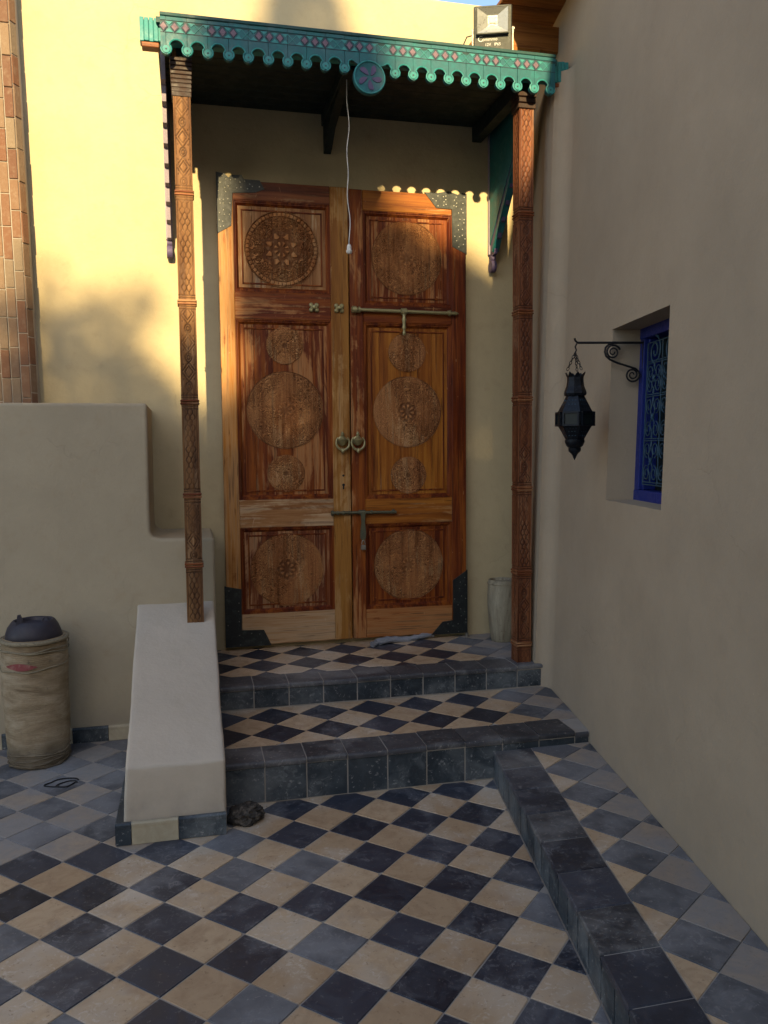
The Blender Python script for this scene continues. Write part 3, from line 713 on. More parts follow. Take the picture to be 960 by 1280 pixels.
# ------------------------------------------------------------------ doors
DY = YD-0.062     # front of stiles
def leaf(x0, x1, zb, zt, stL, stR, rails, label, m, name='door'):
    e = empty(name, ((x0+x1)/2, YD-0.03, zb), label, 'door', 'carved double door leaves')
    def bar(nm, a_, b_, c_, d_, y, mt, ch=0.004):
        mb = MB(); mb.box((a_, y, c_), (b_, YD-0.012, d_), 0, ch); return mb.obj(nm, mt, e)
    bar('stile', x0, x0+stL, zb, zt, DY, m['sl']); bar('stile', x1-stR, x1, zb, zt, DY, m['sr'])
    xa, xb = x0+stL+0.0005, x1-stR-0.0005
    for (z0, z1), mt in zip(rails, m['rails']): bar('rail', xa, xb, z0, z1, DY+0.002, mt)
    gaps = [(rails[k][1], rails[k+1][0]) for k in range(len(rails)-1)]
    for (z0, z1), mt in zip(gaps, m['panels']):
        # recessed panel of upright boards with a raised moulding
        nbd = 5; cuts = [xa+(xb-xa)*k/nbd+(random.uniform(-0.02, 0.02) if 0 < k < nbd else 0) for k in range(nbd+1)]
        for a_, b_ in zip(cuts[:-1], cuts[1:]):
            mb = MB(); mb.box((a_+0.0006, YD-0.034+random.uniform(-0.001, 0.001), z0), (b_-0.0006, YD-0.014, z1), 0, 0.0015); mb.obj('panel_board', mt, e)
        mo = MB(); wd = 0.030; yf = DY+0.008
        prof = [(0.0, DY+0.004), (0.006, DY+0.004), (0.010, DY+0.010), (0.016, DY+0.010), (0.022, DY+0.018), (wd, YD-0.036)]
        rings = [[(xa+o_, y_, z0+o_), (xb-o_, y_, z0+o_), (xb-o_, y_, z1-o_), (xa+o_, y_, z1-o_)] for o_, y_ in prof]
        vs_ = [p for rg in rings for p in rg]; fs = [(4*i+k, 4*i+(k+1) % 4, 4*(i+1)+(k+1) % 4, 4*(i+1)+k) for i in range(len(prof)-1) for k in range(4)]
        mo.add(vs_, fs); mo.obj('panel_moulding', m['mould'], e)
        mo = MB(); o1, o2 = 0.052, 0.062   # thin inner bead
        for a_, b_, c_, d_ in ((xa+o1, xb-o1, z0+o1, z0+o2), (xa+o1, xb-o1, z1-o2, z1-o1), (xa+o1, xa+o2, z0+o2, z1-o2), (xb-o2, xb-o1, z0+o2, z1-o2)):
            mo.box((a_, YD-0.040, c_), (b_, YD-0.033, d_), 0, 0.002)
        mo.obj('panel_bead', m['mould'], e)
    return e, xa, xb
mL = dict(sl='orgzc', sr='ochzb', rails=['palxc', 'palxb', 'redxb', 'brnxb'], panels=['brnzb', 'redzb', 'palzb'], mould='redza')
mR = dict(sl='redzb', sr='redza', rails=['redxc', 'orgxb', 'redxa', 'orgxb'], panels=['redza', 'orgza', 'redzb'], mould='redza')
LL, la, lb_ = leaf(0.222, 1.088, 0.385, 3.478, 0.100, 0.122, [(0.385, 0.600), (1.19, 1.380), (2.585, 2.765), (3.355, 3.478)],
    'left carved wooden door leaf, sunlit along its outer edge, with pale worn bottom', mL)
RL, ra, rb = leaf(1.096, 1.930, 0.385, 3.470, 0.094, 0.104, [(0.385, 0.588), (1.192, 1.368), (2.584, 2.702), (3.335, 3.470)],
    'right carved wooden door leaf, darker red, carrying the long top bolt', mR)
big = [rosette_mesh(0.25, 3, 0.56), rosette_mesh(0.25, 17, 0.22), rosette_mesh(0.25, 31, 0.30)]; small = rosette_mesh(0.13, 41, 0.2)
def ros(e, x, z, r, me, rot=0):
    o = link('rosette', me, e, (x, YD-(0.0445 if me is big[0] else 0.0415), z)); k = r/(0.13 if me is small else 0.25); o.scale = (k, 1, k); o.rotation_euler = (0, rot, 0)
    
    if me is big[0]: o['label'] = 'carved rosette with a star lattice at its centre'
for e, x, z, r, me, rt in ((LL, 0.640, 3.052, 0.248, big[0], 0), (LL, 0.648, 2.418, 0.125, small, 0), (LL, 0.646, 1.984, 0.262, big[1], 1.0), (LL, 0.643, 1.555, 0.128, small, 1.2), (LL, 0.640, 0.893, 0.252, big[2], 0.5),
                        (RL, 1.505, 3.032, 0.252, big[1], 2.2), (RL, 1.503, 2.386, 0.135, small, 2.2), (RL, 1.503, 1.974, 0.247, big[2], 2.9), (RL, 1.508, 1.530, 0.13, small, 3.3), (RL, 1.506, 0.893, 0.254, big[1], 4.0)):
    ros(e, x, z, r, me, rt)
# corner plates with nail heads
def plate(e, poly, matn, nails):
    mb = MB(); mb.prism(poly, YD-0.05, DY-0.004, mapf=lambda u, v, d: (u, d, v)); o = mb.obj('corner_plate', matn, e)
    nm = MB()
    for (u, v) in nails: nm.lathe([(0.0045, 0), (0.004, 0.0025), (0.0015, 0.004)], (u, DY-0.0035, v), 7, axis='y')
    nm.obj('nail_heads', 'nail' if matn == 'plateg' else 'nailold', o)
def nails_in(poly, step=0.042, seed=1):
    rs = random.Random(seed); out = []; ins = inset(poly, 0.012)
    xs = [p[0] for p in poly]; zs_ = [p[1] for p in poly]; x = min(xs)+0.015
    while x < max(xs):
        z = min(zs_)+0.015
        while z < max(zs_):
            px, pz = x+rs.uniform(-0.014, 0.014), z+rs.uniform(-0.014, 0.014); c = False
            for i in range(len(ins)):
                (xa_, za_), (xb_, zb_) = ins[i-1], ins[i]
                if (za_ > pz) != (zb_ > pz) and px < (xb_-xa_)*(pz-za_)/(zb_-za_)+xa_: c = not c
            if c: out.append((px, pz))
            z += step
        x += step
    return out
pA = [(0.218, 3.13), (0.310, 3.185), (0.322, 3.395), (0.47, 3.405), (0.53, 3.43), (0.50, 3.484), (0.40, 3.486), (0.385, 3.512), (0.315, 3.508), (0.30, 3.49), (0.27, 3.515), (0.218, 3.522)]
pB = [(1.934, 3.072), (1.934, 3.484), (1.90, 3.49), (1.87, 3.475), (1.80, 3.495), (1.72, 3.478), (1.628, 3.478), (1.712, 3.378), (1.826, 3.374), (1.828, 3.12)]
pC = [(0.210, 0.378), (0.52, 0.378), (0.47, 0.487), (0.320, 0.492), (0.324, 0.775), (0.210, 0.80)]
pD = [(1.664, 0.378), (1.938, 0.378), (1.938, 0.84), (1.828, 0.769), (1.828, 0.477), (1.749, 0.469)]
plate(LL, pA, 'plateg', nails_in(pA, 0.036, 1)); plate(RL, pB, 'plateg', nails_in(pB, 0.038, 2))
plate(LL, pC, 'plate', nails_in(pC, 0.075, 3)); plate(RL, pD, 'plate', nails_in(pD, 0.05, 4))
# bolts and knockers
YB = DY-0.024
mb = MB(); mb.tube([(1.105, YB, 2.664), (1.835, YB, 2.657)], 0.0125, 12)
for x, r, l_ in ((1.12, 0.024, 0.035), (1.155, 0.021, 0.02), (1.47, 0.022, 0.045), (1.80, 0.019, 0.02)):
    mb.lathe([(r*0.7, -l_/2), (r, -l_/2+0.004), (r, l_/2-0.004), (r*0.7, l_/2)], (x, YB, 2.664-0.007*(x-1.1)/0.73), 14, axis='x'); mb.box((x-0.012, YB, 2.648), (x+0.012, DY-0.001, 2.676))
mb.lathe([(0.012, -0.01), (0.014, 0.004), (0.006, 0.02), (0.002, 0.03)], (1.838, YB, 2.657), 10, axis='x')
bl = mb.obj('long_bolt', 'brass', RL)
mb = MB(); mb.lathe([(0.004, -0.155), (0.011, -0.148), (0.013, -0.135), (0.008, -0.125), (0.010, -0.115), (0.016, -0.10), (0.011, -0.085), (0.013, -0.06), (0.017, -0.045), (0.011, -0.03), (0.012, -0.01), (0.013, 0.0)], (1.470, YB-0.004, 2.650), 12)
mb.obj('bolt_handle', 'brass', bl)
for x in (0.848, 1.020):
    mb = MB(); 
    for dx, dz in ((-0.018, 0.016), (0.018, 0.016), (-0.018, -0.016), (0.018, -0.016)): mb.lathe([(0.016, 0), (0.015, 0.01), (0.008, 0.016)], (x+dx, DY-0.001, 2.672+dz), 10, axis='y')
    mb.box((x-0.024, YB+0.006, 2.659), (x+0.024, DY-0.0005, 2.685), 0, 0.004); mb.lathe([(0.013, 0), (0.013, 0.034), (0.004, 0.04)], (x, DY-0.002, 2.672), 12, axis='y')
    mb.obj('bolt_catch', 'brass', LL)
for x, e in ((1.030, LL), (1.137, RL)):
    mb = MB(); z = 1.775
    mb.lathe([(0.034, 0), (0.033, 0.004), (0.020, 0.009), (0.018, 0.018), (0.010, 0.026)], (x, DY-0.0005, z), 18, axis='y')
    mb.lathe([(0.016, -0.03), (0.022, -0.022), (0.034, -0.005), (0.040, 0.008), (0.018, 0.016), (0.009, 0.03), (0.013, 0.045), (0.003, 0.062)], (x, DY-0.018, z), 14)
    k_ = mb.obj('knocker', 'brass', e)
    mb = MB(); mb.tube([(x+0.046*math.sin(a_), DY-0.022-0.006*(1-math.cos(a_)), z-0.014+0.050*math.cos(a_)) for a_ in np.linspace(0.75, 2*PI-0.75, 22)], [0.0045+0.004*math.sin((k)/21*PI) for k in range(22)], 8)
    mb.lathe([(0.004, -0.02), (0.013, -0.008), (0.012, 0.004), (0.004, 0.014)], (x, DY-0.034, z-0.066), 10); mb.obj('knocker_ring', 'brass', k_)
mb = MB()
mb.lathe([(0.008, 0), (0.0078, 0.002), (0.0, 0.0021)], (1.036, DY-0.0003, 1.535), 10, axis='y'); mb.lathe([(0.010, 0), (0.0098, 0.002), (0.0, 0.0021)], (1.036, DY-0.0003, 1.470), 10, axis='y'); mb.box((1.031, DY-0.0018, 1.44), (1.041, DY+0.001, 1.468)); mb.obj('keyhole', 'iron', LL)
mb = MB(); zL = 1.278
mb.tube([(0.945, YB, zL+0.002), (1.405, YB, zL-0.004)], 0.0105, 12)
for x, r, l_ in ((0.952, 0.018, 0.02), (0.99, 0.0145, 0.02), (1.03, 0.0145, 0.02), (1.07, 0.014, 0.016), (1.16, 0.017, 0.05), (1.23, 0.014, 0.016), (1.385, 0.016, 0.02)):
    mb.lathe([(r*0.7, -l_/2), (r, -l_/2+0.004), (r, l_/2-0.004), (r*0.7, l_/2)], (x, YB, zL), 12, axis='x'); mb.box((x-0.008, YB, zL-0.01), (x+0.008, DY-0.001, zL+0.01))
lbolt = mb.obj('lower_bolt', 'bronze', RL)
mb = MB(); hp = [(1.147, zL), (1.181, zL), (1.176, zL-0.07), (1.184, zL-0.14), (1.181, zL-0.18), (1.162, zL-0.20), (1.144, zL-0.18), (1.143, zL-0.14), (1.152, zL-0.07)]
mb.prism(hp[::-1], YB-0.010, YB-0.016, mapf=lambda u, v, d: (u, d, v)); mb.obj('hasp', 'bronze', lbolt)
pk = empty('padlock', (1.163, YB-0.02, 1.03), 'small padlock hanging from the hasp of the lower bolt', 'padlock')
mb = MB(); mb.box((1.146, YB-0.030, 1.018), (1.180, YB-0.012, 1.052), 0, 0.004); mb.obj('lock_body', 'steel', pk)
mb = MB(); mb.tube([(1.163+0.012*math.cos(a_), YB-0.021, 1.052+0.004+0.030*max(0, math.sin(a_))) for a_ in np.linspace(0, PI, 14)], 0.0032, 7); mb.obj('shackle', 'steel', pk)

# ------------------------------------------------------------------ porch canopy
cn = empty('porch_canopy', (1.05, 5.2, 3.8), 'turquoise painted wooden porch canopy with scalloped edge and carved posts', 'canopy')
PY = 4.700; PT = 0.026; ZTOP = 4.018
pend = [-0.061, 0.049, 0.157, 0.268, 0.373, 0.482, 0.588, 0.692, 0.798, 0.906]
pend2 = [1.198, 1.304, 1.410, 1.516, 1.622, 1.728, 1.834, 1.940, 2.046, 2.150]
def zc(x): return 3.853-0.016*(x-0)/2.1
rP, RA = 0.027, 0.038
def arcs(xa, xb):
    """scallop between two pendants, listed left to right; clipped to xa..xb"""
    za, zb_ = zc(xa), zc(xb); half = (xb-xa)/2; xm = (xa+xb)/2; zm = (za+zb_)/2+0.012; R = RA*half/0.0535
    d = math.hypot(half, 0.012); a_ = (rP**2-R**2+d*d)/(2*d); th = math.acos(max(-1, min(1, a_/rP)))+math.atan2(0.012, half)
    out = [(xa+rP*math.cos(t), za+rP*math.sin(t)) for t in np.linspace(-PI/2, th, 9)]
    ex, ez = out[-1]; t0 = math.atan2(ez-zm, ex-xm)
    out += [(xm+R*math.cos(t), zm+R*math.sin(t)) for t in np.linspace(t0, PI-t0, 13)][1:-1]
    out += [(xb-rP*math.cos(t), zb_+rP*math.sin(t)) for t in np.linspace(th, -PI/2, 9)]
    return out
boards = []
for a_, b_ in list(zip(pend[:-1], pend[1:]))+list(zip(pend2[:-1], pend2[1:])):
    boards.append([(a_, ZTOP), ]+[(x, z) for x, z in arcs(a_, b_)]+[(b_, ZTOP)])
# left and right end boards (half pendant), and the three boards carrying the medallion
boards.append([(-0.090, ZTOP), (-0.090, 3.862)]+[(-0.061+rP*math.cos(t), zc(-0.061)+rP*math.sin(t)) for t in np.linspace(PI*0.95, PI*1.5, 6)]+[(-0.061, ZTOP)])
boards.append([(2.150, ZTOP)]+[(2.150+rP*math.cos(t), zc(2.15)+rP*math.sin(t)) for t in np.linspace(-PI/2, 0, 6)]+[(2.182, 3.850), (2.182, ZTOP)])
MC, MRr = (1.047, 3.806), 0.093
def mid_left():
    pa = 0.906; out = [(pa+rP*math.cos(t), zc(pa)+rP*math.sin(t)) for t in np.linspace(-PI/2, 0.75, 8)]
    return out+[(0.930, 3.885), (0.945, 3.893), (0.960, 3.888)]
mid = [(0.906, ZTOP)]+mid_left()+[(0.99, 3.872), (0.99, ZTOP)]; boards.append(mid)
boards.append([(0.99, ZTOP), (0.99, 3.872), (1.092, 3.872), (1.092, ZTOP)])
boards.append([(1.092, ZTOP), (1.092, 3.872), (1.136, 3.880), (1.150, 3.889), (1.163, 3.885)]+[(1.198-rP*math.cos(t), zc(1.198)+rP*math.sin(t)) for t in np.linspace(0.75, -PI/2, 8)]+[(1.198, ZTOP)])
dia = 0
diaM = None
def diamond_mesh():
    mb = MB(); a, b = 0.0235, 0.0285
    mb.prism([(-a, 0), (0, -b), (a, 0), (0, b)], 0.001, -0.0022, 0, mapf=lambda u, v, d: (u, d, v), back=False)
    a, b = 0.0165, 0.0205
    mb.prism([(-a, 0), (0, -b), (a, 0), (0, b)], -0.0022, -0.0036, 1, mapf=lambda u, v, d: (u, d, v), back=False)
    return mb.mesh('painted_diamond', ['ink', 'pink'])
def disc_mesh():
    mb = MB(); mb.lathe([(0.0195, 0), (0.019, 0.0022), (0.0145, 0.0026)], (0, 0, 0), 14, 0, 'y'); mb.lathe([(0.005, 0.0027), (0.0045, 0.004)], (0, 0, 0), 8, 1, 'y')
    return mb.mesh('pendant_button', ['teallt', 'ink'])
DM, DS = diamond_mesh(), disc_mesh()
bobj = []
for k, poly in enumerate(boards):
    mb = MB(); g = 0.0011; x0_, x1_ = min(p[0] for p in poly), max(p[0] for p in poly)
    pl = [(min(max(x, x0_+g), x1_-g), z) for x, z in poly]
    jy = random.uniform(-0.0015, 0.0015)
    mb.prism(pl, PY+PT, PY+jy, mapf=lambda u, v, d: (u, d, v))
    # raised light edge along the scallop
    edge = pl[1:-1]
    if len(edge) > 6:
        tp = [(x, PY+jy-0.0008, z+0.0035) for x, z in edge[1:-1]]
        mb.tube(tp, 0.0042, 5, 1)
    # top rail strip and incised line
    mb.box((x0_+g, PY+jy-0.004, ZTOP-0.016), (x1_-g, PY+0.001, ZTOP+0.002), 0)
    mb.box((x0_+g, PY+jy-0.0016, ZTOP-0.079), (x1_-g, PY+0.001, ZTOP-0.0765), 2)
    mb.box((x0_+g, PY+jy-0.0016, ZTOP-0.023), (x1_-g, PY+0.001, ZTOP-0.0205), 2)
    o = mb.obj('pelmet_board', ['teal', 'teallt', 'ink'], cn); bobj.append((x0_, x1_, o))
def board_at(x):
    for a_, b_, o in bobj:
        if a_ <= x <= b_: return o
    return bobj[0][2]
for g0 in np.arange(-0.072, 2.16, 0.2515):
    for q in range(3):
        x = g0+q*0.0575
        if x > 2.165: continue
        link('painted_diamond', DM, board_at(x), (x, PY-0.0005, ZTOP-0.0485))
    # light crossed lines in the gap between groups
    xg = g0+2*0.0575+0.068
    if xg < 2.15:
        mb = MB()
        for sgn in (-1, 1): mb.prism([(xg-0.024, -sgn*0.025-0.0018), (xg+0.024, sgn*0.025-0.0018), (xg+0.024, sgn*0.025+0.0018), (xg-0.024, -sgn*0.025+0.0018)], PY+0.001, PY-0.0022-0.0004*sgn, mapf=lambda u, v, d: (u, d, v+ZTOP-0.0485), back=False)
        mb.obj('painted_cross', 'teallt', board_at(xg))
mb = MB()
for g0 in np.arange(-0.072, 2.16, 0.2515):      # small light triangles between diamonds
    for q in range(4):
        x = g0+(q-0.5)*0.0575
        if not -0.085 < x < 2.17: continue
        for sgn in (-1, 1):
            tri = [(x-0.019, sgn*0.027), (x+0.019, sgn*0.027), (x, sgn*0.008)]
            if area(tri) < 0: tri = tri[::-1]
            mb.prism(tri, PY+0.001, PY-0.0020, mapf=lambda u, v, d: (u, d, v+ZTOP-0.0485), back=False)
o = mb.obj('painted_triangles', 'teallt', cn); o['kind'] = 'stuff'
for x in pend+pend2: link('pendant_button', DS, board_at(min(x+0.002, 2.149)), (x, PY-0.001, zc(x)))
# medallion with three petalled flower
md = MB(); md.lathe([(MRr, -0.02), (MRr, 0.004), (MRr-0.006, 0.008), (MRr-0.012, 0.005), (0.001, 0.005)], (MC[0], PY-0.001, MC[1]), 40, 0, 'y')
md_o = md.obj('medallion', 'teal', cn); md_o['label'] = 'round turquoise medallion with a purple flower'
md = MB(); md.tube([(MC[0]+(MRr-0.006)*math.cos(t), PY-0.0085, MC[1]+(MRr-0.006)*math.sin(t)) for t in np.linspace(0, 2*PI, 41)[:-1]], 0.0045, 6, 0, True); md.obj('medallion_rim', 'teallt', md_o)
for k in range(5):
    a0 = PI/2+0.55+k*2*PI/5; pet = MB(); pts_ = []
    for t in np.linspace(0, 2*PI, 15)[:-1]:
        lx, ly = 0.042+0.028*math.cos(t), 0.014*math.sin(t)*(1+0.4*math.cos(t)); cu = lx*5.0*0.9
        aa = a0+cu*0.9
        pts_.append((MC[0]+lx*math.cos(aa)-ly*math.sin(aa), MC[1]+lx*math.sin(aa)+ly*math.cos(aa)))
    if area(pts_) < 0: pts_ = pts_[::-1]
    pet.prism(pts_, PY-0.005, PY-0.0105, mapf=lambda u, v, d: (u, d, v)); pet.obj('petal', 'purple', md_o)
# roof boards, beams, joists, ceiling
mb = MB(); mb.box((-0.090, PY-0.010, ZTOP+0.003), (2.182, PY+0.03, ZTOP+0.022), 0, 0.003); mb.obj('top_moulding', 'tealdk', cn)
mb = MB(); mb.box((-0.192, 4.735, 3.905), (2.278, 4.795, 4.012), 0, 0.004); mb.obj('front_beam', 'teallt', cn)
for x0_, x1_ in ((-0.196, -0.098), (2.188, 2.282)):
    mb = MB()
    for k in range(4): mb.box((x0_+(x1_-x0_)*k/4, 4.728-0.002*(k % 2), 3.898+0.003*(k % 2)), (x0_+(x1_-x0_)*(k+1)/4-0.003, 4.80, 4.022-0.003*(k % 2)), 0, 0.002)
    mb.box((x0_+0.008, 4.732, 3.872), (x1_, 4.795, 3.897), 1, 0.003)
    mb.obj('beam_end', ['teallt', 'brnxb'], cn)
for k in range(9):
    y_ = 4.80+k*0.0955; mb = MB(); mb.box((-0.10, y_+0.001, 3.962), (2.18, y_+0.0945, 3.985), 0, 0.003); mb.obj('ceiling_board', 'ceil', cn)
for x in (0.02, 0.96, 2.03):
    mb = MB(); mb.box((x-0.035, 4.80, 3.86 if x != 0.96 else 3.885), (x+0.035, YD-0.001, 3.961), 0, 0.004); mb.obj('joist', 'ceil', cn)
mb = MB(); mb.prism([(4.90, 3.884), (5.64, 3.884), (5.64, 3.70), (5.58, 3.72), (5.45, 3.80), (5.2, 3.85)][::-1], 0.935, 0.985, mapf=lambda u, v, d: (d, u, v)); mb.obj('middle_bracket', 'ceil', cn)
mb = MB()
mb.box((-0.11, 4.70, 3.988), (2.19, YD-0.001, 4.016)); mb.obj('roof_sheet', 'tealdk', cn)
# posts with carved faces
def post(x0, x1, y0, y1, zb, zt, matn, rings, seed, label):
    mb = MB(); i_ = 0.006
    mb.box((x0+i_, y0+i_, zb), (x1-i_, y1-i_, zt)); p = mb.obj('post', matn, cn); p['label'] = label
    wd = x1-x0
    def hf(U, W):
        u = U/wd*2; h = np.zeros_like(U)
        seg = np.zeros_like(W)
        for r in rings: seg += (W > r)
        # waves
        wav = np.minimum.reduce([np.abs(u-o_-0.16*np.sin(W*2*PI/0.060+ph)) for o_, ph in ((-0.42, 0), (-0.14, PI), (0.14, 0), (0.42, PI))])
        hw_ = 1-smoothstep(0.03, 0.10, wav)
        t = (W % 0.16)/0.16-0.5
        dm = np.abs(u)*0.42+np.abs(t)
        hd = np.maximum(1-smoothstep(0.02, 0.045, np.abs(dm-0.34)), 1-smoothstep(0.02, 0.045, np.abs(dm-0.20)))
        t2 = ((W+0.08) % 0.16)/0.16-0.5; rad = np.hypot(u*0.42, t2)
        hd = np.maximum(hd, 1-smoothstep(0.015, 0.04, np.abs(rad-0.15))); hd = np.maximum(hd, 1-smoothstep(0.015, 0.04, np.abs(rad-0.075)))
        hd = np.maximum(hd, 1-smoothstep(0.02, 0.045, np.hypot((np.abs(u)-0.62)*0.5, ((W % 0.08)/0.08-0.5)*0.5)))
        h = np.where(seg % 2 == 1, hd, hw_)
        h = np.where(np.abs(u) > 0.72, 0, h); h = np.maximum(h, 1-smoothstep(0.02, 0.05, np.abs(np.abs(u)-0.76)))
        for r in rings: 
            h = np.where(np.abs(W-r) < 0.040, 0, h)
            for o_ in (-0.038, -0.024, 0.024, 0.038): h = np.maximum(h, 1-smoothstep(0.002, 0.0045, np.abs(W-r-o_)))
        wn = smoothstep(0.45, 0.8, vnoise(U, W, 14, seed)); return np.clip(h*(1-0.45*wn), 0, 1)
    xm, ym = (x0+x1)/2, (y0+y1)/2
    me = relief(hf, -wd/2, wd/2, zb, zt, 0.0034, lambda U, W, d: (xm+U, y0-d*1.0, W), 'carved_face', matn, depth=0.004)
    link('carved_face', me, p)
    wd2 = y1-y0
    sx, sgn = (x1, 1) if xm < 0.5 else (x0, -1)
    me = relief(hf, -wd2/2, wd2/2, zb, zt, 0.0045, lambda U, W, d: (sx+sgn*d, ym+U*sgn, W), 'carved_face', matn, depth=0.004); link('carved_face', me, p)
    ox = x0 if sgn == 1 else x1
    me = relief(lambda U, W: np.zeros_like(U), -wd2/2, wd2/2, zb, zt, 0.05, lambda U, W, d: (ox, ym-U*sgn, W), 'side_face', matn); link('side_face', me, p)
    for r in rings:
        mb = MB()
        for dz, e_ in ((-0.012, 0.006), (0.004, 0.006)):
            mb.box((x0-e_, y0-e_, r+dz), (x1+e_, y1+e_, r+dz+0.010), 0, 0.003)
        mb.obj('post_ring', 'brnxb', p)
    return p
post(-0.034, 0.060, 4.800, 4.895, 0.70, 3.905, 'post', [1.06, 1.46, 1.99, 2.545, 3.14], 5, 'carved left post standing on the wing wall')
post(1.996, 2.088, 4.800, 4.900, Z2-0.004, 3.86, 'postred', [0.47, 0.93, 1.46, 2.02, 2.55, 3.14], 8, 'carved reddish right post standing on the landing')
mb = MB(); mb.box((-0.012, 4.80, 3.80), (0.06, 4.90, 3.86), 0, 0.004)
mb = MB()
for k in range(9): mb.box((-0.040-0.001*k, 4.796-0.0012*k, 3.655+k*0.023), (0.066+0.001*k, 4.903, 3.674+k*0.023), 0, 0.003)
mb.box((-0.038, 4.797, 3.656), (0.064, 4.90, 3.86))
mb.obj('post_capital', 'stain_shade', cn)
mb = MB()
for k in range(3): mb.box((1.986-0.002*k, 4.790-0.002*k, 3.76+k*0.034), (2.098+0.002*k, 4.908, 3.788+k*0.034), 0, 0.003)
mb.obj('post_capital', 'stain_shade', cn)
# side brackets: stepped boards falling from the canopy to the wall, each with a round pendant
def bracket(x0, x1, label, board='purple', batten='teal', zlow=2.965):
    n_ = 9; edge = []
    for k in range(n_):
        y_ = 5.60-0.072*k; z_ = zlow+0.10+(3.80-zlow-0.10)*(k/(n_-1))**1.0
        edge += [(y_, z_), (y_-0.050, z_+0.012), (y_-0.056, z_+0.03)]
    poly = [(YD-0.002, 3.96), (YD-0.002, zlow+0.10)]+edge+[(4.95, 3.90), (4.95, 3.96)]
    e = None
    mb = MB(); mb.prism(poly, x0, x1, mapf=lambda u, v, d: (d, u, v)); e = mb.obj('side_bracket', board, cn); e['label'] = label
    mb = MB(); mb.lathe([(0.040, -0.018), (0.042, -0.01), (0.042, 0.01), (0.040, 0.018)], ((x0+x1)/2, YD-0.045, zlow+0.035), 20, axis='x'); mb.lathe([(0.022, -0.016), (0.024, 0), (0.022, 0.016)], ((x0+x1)/2, YD-0.047, zlow+0.092), 16, axis='x')
    mb.obj('bracket_pendant', 'purple', e)
    mb = MB()
    pA_, pB_ = (YD-0.09, zlow+0.13), (5.02, 3.78); d_ = Vector((pB_[0]-pA_[0], pB_[1]-pA_[1])).normalized(); nn_ = Vector((-d_.y, d_.x))*0.013
    xx0, xx1 = x0-0.012, x1+0.012
    if batten: mb.prism([(pA_[0]-nn_.x, pA_[1]-nn_.y), (pB_[0]-nn_.x, pB_[1]-nn_.y), (pB_[0]+nn_.x, pB_[1]+nn_.y), (pA_[0]+nn_.x, pA_[1]+nn_.y)], xx0, xx1, mapf=lambda u, v, d: (d, u, v)); batten and mb.obj('diagonal_batten', batten, e)
    mb = MB(); mb.box((x0-0.010, YD-0.030, zlow+0.12), (x1+0.010, YD-0.003, 3.955), 0, 0.003); mb.obj('wall_batten', 'lilac', e)
    return e
bracket(-0.098, -0.074, 'purple stepped bracket on the left side of the canopy', 'lilac', None)
br = bracket(2.122, 2.146, 'turquoise and purple stepped bracket on the right side of the canopy')
mb = MB(); mb.prism([(YD-0.033, 3.95), (YD-0.033, 3.15), (4.99, 3.86), (4.99, 3.95)], 2.1205, 2.1165, mapf=lambda u, v, d: (d, u, v)); mb.obj('painted_panel', 'teal', br)

# ------------------------------------------------------------------ timber eaves at top right
ev = empty('timber_eaves', (2.2, 5.0, 4.3), 'brown timber beam ends and roof boards above the canopy on the right', 'roof eaves')
mb = MB(); mb.box((1.93, 5.02, 4.215), (2.60, 5.20, 4.372), 0, 0.006); mb.obj('beam', 'beam', ev)
mb = MB(); mb.box((1.93, 5.03, 4.145), (2.165, 5.16, 4.185), 0, 0.004); mb.obj('short_beam', 'beam', ev)
mb = MB(); mb.box((1.95, 5.0, 4.186), (2.22, 5.18, 4.214), 0, 0.004); mb.obj('packing_board', 'ochxb', ev)
for k in range(6):
    y_ = 5.62-k*0.21
    mb = MB(); mb.box((1.945, y_-0.205, 4.455), (2.9, y_, 4.482), 0, 0.004); mb.obj('roof_board', 'beam', ev)
mb = MB(); mb.box((1.93, 4.33, 4.43), (2.9, 4.358, 4.52), 0, 0.004); mb.obj('fascia_board', 'beam', ev)
mb = MB(); vs_ = [RW(sv, dv, zv) for zv in (4.602, 4.65) for sv, dv in ((-7, -0.055), (0.45, -0.055), (0.45, 0.5), (-7, 0.5))]
mb.add(vs_, [(0, 1, 2, 3), (4, 5, 6, 7), (0, 1, 5, 4), (1, 2, 6, 5), (2, 3, 7, 6), (3, 0, 4, 7)]); mb.obj('eaves_board', 'beam', ev)

# ------------------------------------------------------------------ floodlight on the canopy
fl = empty('floodlight', (1.811, 4.77, 4.02), 'grey square floodlight standing on the right end of the canopy', 'floodlight')
FX0, FX1, FZ0, FZ1, FY = 1.700, 1.922, 4.045, 4.290, 4.745
fl.rotation_euler = (0.20, 0, -0.35)
mb = MB(); mb.box((FX0, FY, FZ0), (FX1, FY+0.06, FZ1), 0, 0.006)
for k in range(7): mb.box((FX0+0.02+k*0.03, FY+0.061, FZ0+0.03), (FX0+0.028+k*0.03, FY+0.10, FZ1-0.03))
hb = mb.obj('housing', 'floodbody', fl)
mb = MB(); wx0, wx1, wz0, wz1 = FX0+0.022, FX1-0.024, FZ0+0.098, FZ1-0.016; ci = ((wx0+wx1)/2, (wz0+wz1)/2)
fr = 0.006
for a_, b_, c_, d_ in ((wx0-fr, wx1+fr, wz0-fr, wz0), (wx0-fr, wx1+fr, wz1, wz1+fr), (wx0-fr, wx0, wz0, wz1), (wx1, wx1+fr, wz0, wz1)): mb.box((a_, FY-0.006, c_), (b_, FY+0.001, d_))
mb.obj('window_rim', 'white', hb)
mb = MB(); q_ = 0.028
